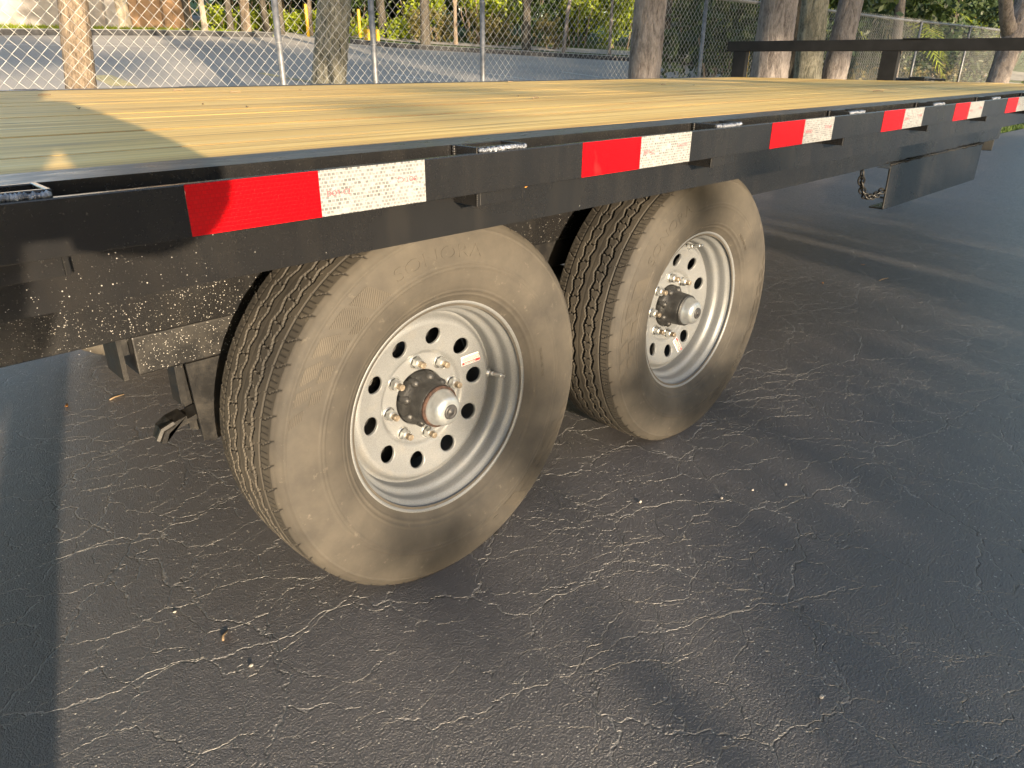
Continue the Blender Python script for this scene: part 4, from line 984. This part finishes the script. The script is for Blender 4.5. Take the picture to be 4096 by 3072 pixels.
# yellow bollards
for u, v, hh, lb in ((1234, 147, .92, 'yellow bollard beside the brown trunk at the driveway'), (1441, 151, .85, 'yellow bollard next to the yellow barrier blocks')):
    p = onlot(u, v); o = MB().tube([(0, 0, -.05), (0, 0, hh*.5), (0, 0, hh-.03), (0, 0, hh)], [.052, .052, .052, .03], 14).build('bollard', M['yellow'], None, True); o.location = (p[0], p[1], gz(p[0], p[1])); tag(o, lb, 'bollard')
for u, v, lb in ((1474, 165, 'wide yellow barrier block left of a fence post'), (1506, 166, 'narrow yellow barrier block right of a fence post')):
    p = onlot(u, v); w_ = .2 if u < 1490 else .10; o = MB().prism([(-w_/2, -.02), (w_/2, -.02), (w_*.45, .34), (-w_*.45, .34)], -.12, .12).build('barrier_block', M['yellow'], None, bevel=.02); o.location = (p[0], p[1], gz(p[0], p[1])); tag(o, lb, 'barrier')
p = aty(2978, 260, 5.0); o = MB().tube([(0, 0, -.05), (0, 0, 1.05), (0, 0, 1.1)], [.05, .05, .03], 12).build('bollard', M['yellow'], None, True); o.location = (p[0], 5.0, gz(p[0], 5.0)); tag(o, 'thin yellow post behind the fence by the headboard corner', 'bollard')
# grass on the far verge and island, ground litter along the near verge
def grass(name, xs, ys, n, h, seed, mat, label):
    r2 = np.random.default_rng(seed); x = r2.uniform(*xs, n); y = r2.uniform(*ys, n); z = tz(x, y)-.01
    a = r2.uniform(0, 6.28, n); d = np.stack([np.cos(a), np.sin(a), np.zeros(n)], -1)*.012; t = np.stack([r2.normal(0, .04, n), r2.normal(0, .04, n), h*r2.uniform(.5, 1.2, n)], -1); b = np.stack([x, y, z], -1)
    V = np.stack([b-d, b+d, b+t], 1).reshape(-1, 3); me = mesh_np(name, V, np.arange(3*n).reshape(-1, 3), False); me.materials.append(M[mat]); o = link(bpy.data.objects.new(name, me)); o['kind'] = 'stuff'; return o
grass('verge_grass', (8, 26), (2.47, 4.2), 9000, .07, 301, 'leaf', '')
grass('lawn_grass', (2, 11.5), (21.4, 24.2), 5000, .09, 302, 'lime', '')

# ------------------------------------------------------------------ trees behind the photographer that shade the yard
def to12(P):  # follow the sun's rays from a point to the vertical plane y=-12
    P = np.asarray(P, float); t = (-12-P[:, 1])/SD[1]; return P[:, 0]+SD[0]*t, P[:, 2]+SD[2]*t
r2 = np.random.default_rng(900)
for k, x in enumerate(np.arange(-2.35, 9, 1.25)):  # unseen shrubs added to block the sun, leaf slots cut for light streaks
    h = 2.45+r2.uniform(-.02, .03) if x < .3 else 2.95
    z = GZ; root = tag(empty('sun_block_shrub', (x, -12.0+r2.uniform(-.2, .2), z)), 'dense evergreen shrub added unseen behind the photographer to shade the yard', 'shrub', 'added shade shrubs behind the photographer')
    n = 5200; C = np.stack([r2.uniform(-.82, .82, n), r2.uniform(-.25, .25, n), r2.uniform(.05, 1, n)*h], -1)
    topz = h*(1-.02*(C[:, 0]/.8)**2)-.04*r2.uniform(0, 1, n)**2; C = C[C[:, 2] < topz]; gx = C[:, 0]+x; C = C[~((gx > .46) & (gx < .64) & (C[:, 2] > 2.30)) & ~((gx > .64) & (C[:, 2] > 2.9))]
    if k == 0: C = C[C[:, 0] > -.55+.25*r2.uniform(0, 1, len(C))**2]
    V, Q = leaves(C, .12, 901+k); me = mesh_np('foliage', V, Q, False); me.materials.append(M['dark']); link(bpy.data.objects.new('foliage', me), root)
    MB().tube([(0, 0, 0), (.03, 0, h*.7)], [.05, .03], 8).build('stem', M['barkd'], root, True)
def shade_tree(label, x, y, h, spots, big, seed, bark='barkg'):
    root = tag(empty('shade_tree', (x, y, GZ)), label, 'tree'); r3 = np.random.default_rng(seed)
    V, Q, _, _ = trunk_mesh([(0, 0, -.05), (.05, 0, 2), (0, .1, h)], [.22, .18, .12], 18, seed, .05, .3, .15)
    me = mesh_np('trunk', V, Q, True); me.materials.append(M[bark]); link(bpy.data.objects.new('trunk', me), root)
    pts = []
    for X, Z, rx, rz, n in spots:      # sprays of leaves, given where the sun's rays cross y=-12
        t = (y+12)/SD[1]; c = np.array([X+SD[0]*t-x, 0., Z+SD[2]*t-GZ])
        q = r3.normal(size=(n, 3))*np.array([rx, .25, rz])*.6+c; pts.append(q)
        e = c+np.array([0, 0, .1]); b0 = np.array([0, 0, min(h-.3, max(1.2, c[2]-.9))])
        MB().tube([b0, (b0+e)/2+[0, .3, .25], e], [.035, .022, .008], 6).build('limb', M[bark], root, True)
    pts.append(cloud(seed, big, 20000, .22)); 
    V, Q = leaves(np.concatenate(pts), .13, seed+1); me = mesh_np('crown', V, Q, False); me.materials.append(M['leaf']); link(bpy.data.objects.new('crown', me), root); return root
SP = [(-2.72, 2.78, .10, .10, 70), (-2.63, 2.62, .05, .05, 90), (-2.95, 2.53, .06, .05, 60), (-2.22, 2.68, .08, .05, 90), (-1.92, 2.55, .16, .06, 160), (-2.05, 3.17, .05, .06, 80), 
      (-.75, 3.62, .4, .03, 90), (-2.04, 3.64, .2, .03, 50), (-1.2, 3.56, .3, .02, 40), (-.2, 3.44, .4, .03, 60), (.8, 3.5, .6, .05, 110), (-2.75, 3.47, .12, .02, 26)]
def crown12(X, Z, rx, rz, x, y, k, seed):   # crown blobs given where they shade the plane y=-12
    t = (y+12)/SD[1]; return crown_blobs((X+SD[0]*t-x, 0, Z+SD[2]*t-GZ), (rx, 2.0, rz), k, seed)
shade_tree('tall shade tree standing off to the open side behind the photographer', -7.2, -18.0, 8.0, [], crown12(-5.3, 6.7, 2.4, 1.4, -7.2, -18.0, 16, 990), 991)
tree('shade_tree', 'stout bare lower trunk among the leafy screen behind the photographer', (.0, -12.9, GZ), [(0, 0, -.05), (0, 0, 2), (.05, 0, 4.6)], [.20, .19, .17], 'barkg', 'leaf', crown_blobs((0, 0, 7.2), (1.8, 1.8, 1.0), 8, 985), 3000, .2, 18, 986, .04, step=.15)
shade_tree('spreading shade tree with low sprays behind the photographer', 1.3, -15.5, 7.0, SP, crown12(.6, 5.75, 3.1, 1.75, 1.3, -15.5, 22, 950)+crown12(-1.3, 4.70, 1.3, .45, 1.3, -15.5, 8, 970)+crown12(.9, 4.40, 1.1, .34, 1.3, -15.5, 7, 972)+crown12(-3.0, 6.3, 1.3, .8, 1.3, -15.5, 6, 971), 951)
shade_tree('shade tree with a high crown beside a leafy screen behind the photographer', 6.0, -17.0, 7.5, [], crown12(6.2, 5.9, 3.3, 1.9, 6.0, -17.0, 20, 955)+crown12(3.6, 4.45, 2.0, .42, 6.0, -17.0, 10, 973), 956)
shade_tree('shade tree at the end of the leafy screen behind the photographer', 11.0, -16.0, 7.5, [], crown12(11.5, 5.9, 3.2, 1.9, 11.0, -16.0, 20, 960)+crown12(10.8, 4.4, 1.6, .42, 11.0, -16.0, 8, 974), 961)

# ------------------------------------------------------------------ the photographer, whose shadow falls on the yard and trailer
def person():
    J = [  # name, parent, (x,y,z), radius
        ('pelvis', None, (-.69, -1.10, .93), .185), ('waist', 'pelvis', (-.68, -1.10, 1.08), .170), ('chest', 'waist', (-.66, -1.10, 1.30), .165), ('neckb', 'chest', (-.63, -1.09, 1.45), .075), ('neck', 'neckb', (-.62, -1.07, 1.52), .056), ('head', 'neck', (-.61, -1.04, 1.62), .088), ('crownh', 'head', (-.61, -1.05, 1.70), .075), ('nose', 'head', (-.60, -.945, 1.615), .016),
        ('rhip', 'pelvis', (-.76, -1.10, .86), .100), ('rknee', 'rhip', (-.765, -1.07, .49), .062), ('rankle', 'rknee', (-.745, -1.12, .09), .043), ('rtoe', 'rankle', (-.73, -.94, .035), .034),
        ('lhip', 'pelvis', (-.84, -1.10, .86), .092), ('lknee', 'lhip', (-.99, -1.08, .49), .062), ('lankle', 'lknee', (-1.04, -1.13, .09), .043), ('ltoe', 'lankle', (-1.05, -.95, .035), .034),
        ('rsho', 'chest', (-.50, -1.10, 1.385), .068), ('relb', 'rsho', (-.372, -1.08, 1.105), .060), ('rwri', 'relb', (-.395, -.885, 1.060), .032), ('rpalm', 'rwri', (-.400, -.825, 1.045), .030),
        ('lsho', 'chest', (-.83, -1.10, 1.385), .068), ('lelb', 'lsho', (-.80, -1.02, 1.16), .047), ('lwri', 'lelb', (-.575, -.87, 1.09), .030), ('lpalm', 'lwri', (-.510, -.835, 1.065), .030)]
    for hnd, (px, py, pz), sg in (('r', (-.400, -.825, 1.045), 1), ('l', (-.510, -.835, 1.065), -1)):
        for q in range(4):
            J.append((f'{hnd}f{q}a', f'{hnd}palm', (px+sg*.022, py+.030, pz+.030-q*.019), .0095)); J.append((f'{hnd}f{q}b', f'{hnd}f{q}a', (px+sg*.012-sg*.014, py+.052-.004*q, pz+.030-q*.019), .0085))
        J.append((f'{hnd}tha', f'{hnd}palm', (px-sg*.020, py+.000, pz+.030), .011)); J.append((f'{hnd}thb', f'{hnd}tha', (px-sg*.040, py+.015, pz+.045), .009))
    idx = {j[0]: i for i, j in enumerate(J)}
    me = bpy.data.meshes.new('person_skin'); me.from_pydata([j[2] for j in J], [(idx[j[1]], i) for i, j in enumerate(J) if j[1]], [])
    o = bpy.data.objects.new('person_tmp', me); link(o)
    o.modifiers.new('skin', 'SKIN').use_smooth_shade = True; ss = o.modifiers.new('sub', 'SUBSURF'); ss.levels = 2; ss.render_levels = 2
    for i, j in enumerate(J):
        sv = me.skin_vertices[0].data[i]; q = j[3]*(1.22 if j[3] > .02 else 1.0); sv.radius = (q, q*(.75 if j[0] in ('pelvis', 'waist', 'chest') else 1)); sv.use_root = (i == 0)
    dg = bpy.context.evaluated_depsgraph_get(); bm_ = bpy.data.meshes.new_from_object(o.evaluated_get(dg)); bpy.data.objects.remove(o)
    bm_.materials.clear()
    for k in ('shirt', 'trousers', 'skin'): bm_.materials.append(M[k])
    for p in bm_.polygons:
        c = p.center
        arm = c.y > -.93 and c.z > .95 and c.z < 1.2
        p.material_index = 1 if c.z < .97 else (2 if (c.z > 1.47 or arm) else 0); p.use_smooth = True
    bp = bpy.data.objects.new('person', bm_); link(bp); bp.location = (.035, 0, GZ); tag(bp, 'person in dark clothes standing with a phone held at chest height', 'person')
    b = MB(); b.lathe([(.0001, .085), (.05, .075), (.085, .035), (.096, -.01), (.094, -.05)], 20); me = b.mesh('hair', True)
    h = bpy.data.objects.new('hair', me); me.materials.append(M['hair']); link(h, bp); h.location = (-.612, -1.062, 1.672); h.rotation_euler = (math.radians(90-18), 0, 0)
    return bp
person()
b = MB(); b.box(-.075, .075, -.004, .004, -.036, .036); o = b.build('phone', M['ink'], None, bevel=.003); o.location = (-.41, -.795, 1.055); o.rotation_euler = (PIT*.9, 0, -YAW*.35); tag(o, 'black phone held sideways in the person\'s hands', 'phone')

# ------------------------------------------------------------------ small things lying about
def flat(u, v, z=GZ): d = ray(u, v); t = (z-CAM[2])/d[2]; return CAM+d*t
def dry_leaf(p, s, rot, label, tilt=.3):
    a = np.linspace(0, 2*np.pi, 10, endpoint=False); r = s*(.55+.2*np.cos(2*a)+.08*np.cos(5*a)); V = np.c_[r*np.cos(a)*1.3, r*np.sin(a)*.7, .25*s*np.cos(2*a)+.3*s]; V = np.concatenate([V, [[0, 0, .1*s]], V-[0, 0, .0008], [[0, 0, .1*s-.0008]]])
    j = np.arange(10); T = np.concatenate([np.stack([j, (j+1) % 10, j*0+10], -1), np.stack([(j+1) % 10+11, j+11, j*0+21], -1)]); Q = np.stack([j, j+11, (j+1) % 10+11, (j+1) % 10], -1)
    b = MB(); b.add(V, Q, T); o = b.build('dry_leaf', M['dleaf'], None, True); o.location = p; o.rotation_euler = (tilt, .1, rot); return tag(o, label, 'leaf')
dry_leaf(flat(3290, 1133), .012, .4, 'small orange leaf on the sunlit patch past the second wheel'); dry_leaf(flat(265, 1627), .014, 1.2, 'small orange leaf on the sunlit asphalt under the frame')
dry_leaf(flat(3452, 1060), .012, 2.2, 'brown leaf scrap at the edge of the sunlit strip')
for u, v, s, lb in ((2093, 746, .0085, 'orange leaf scrap stuck below the rub rail by the nearest full stake pocket'), (2946, 611, .007, 'orange leaf scrap stuck under the rail before the third reflector'), (1846, 808, .005, 'tiny orange scrap at the lower edge of a stake pocket')):
    d = ray(u, v); p = CAM+d*((.0585-CAM[1])/d[1]); dry_leaf(p, s, .3, lb, 1.3)
def twig(p, L, rot, label):
    b = MB(); b.tube([(-L/2, 0, .002), (-L*.1, .003, .003), (L/2, -.002, .002)], [.0022, .0026, .0016], 6); o = b.build('twig', M['twig'], None, True); o.location = p; o.rotation_euler = (0, 0, rot); return tag(o, label, 'twig')
twig(flat(3535, 1118), .085, -.15, 'straw coloured twig lying across the sunlit strip'); twig(flat(467, 1590), .05, .3, 'thin pale twig on the sunlit asphalt beneath the frame'); twig(flat(900, 2545), .026, .9, 'reddish twig stuck in a crack on the sunlit asphalt')
for k, (u, v) in enumerate(((3010, 1962), (3142, 1940), (2885, 1995), (1005, 2665), (1558, 2215), (2030, 1985), (3285, 2790), (700, 2450), (2560, 2010))):
    r3 = np.random.default_rng(600+k); a = r3.normal(size=(26, 3)); a /= np.linalg.norm(a, axis=1)[:, None]; a *= np.array([.0045, .0034, .0026])*r3.uniform(.7, 1.2)
    bm = bmesh.new(); [bm.verts.new(q*r3.uniform(.85, 1.1)) for q in a]; bmesh.ops.convex_hull(bm, input=bm.verts); me = bpy.data.meshes.new('pebble'); bm.to_mesh(me); bm.free(); me.materials.append(M['stone'])
    o = link(bpy.data.objects.new('pebble', me)); p = flat(u, v); o.location = (p[0], p[1], GZ+.0022); tag(o, 'small pale pebble on the cracked asphalt', 'pebble', 'pebbles scattered on the asphalt')
r3 = np.random.default_rng(77)
for k in range(14):
    x, y = r3.uniform(.2, 3.8), r3.uniform(.25, 2.3)
    if k % 2: o = twig((x, y, .9005), r3.uniform(.03, .07), r3.uniform(-.6, .6), 'bit of dry twig on the plank deck'); 
    else: o = dry_leaf((x, y, .9), .006, r3.uniform(0, 6), 'crumb of dry leaf on the plank deck'); o.data.materials[0] = M['litter']
    o['group'] = 'plant debris on the deck'
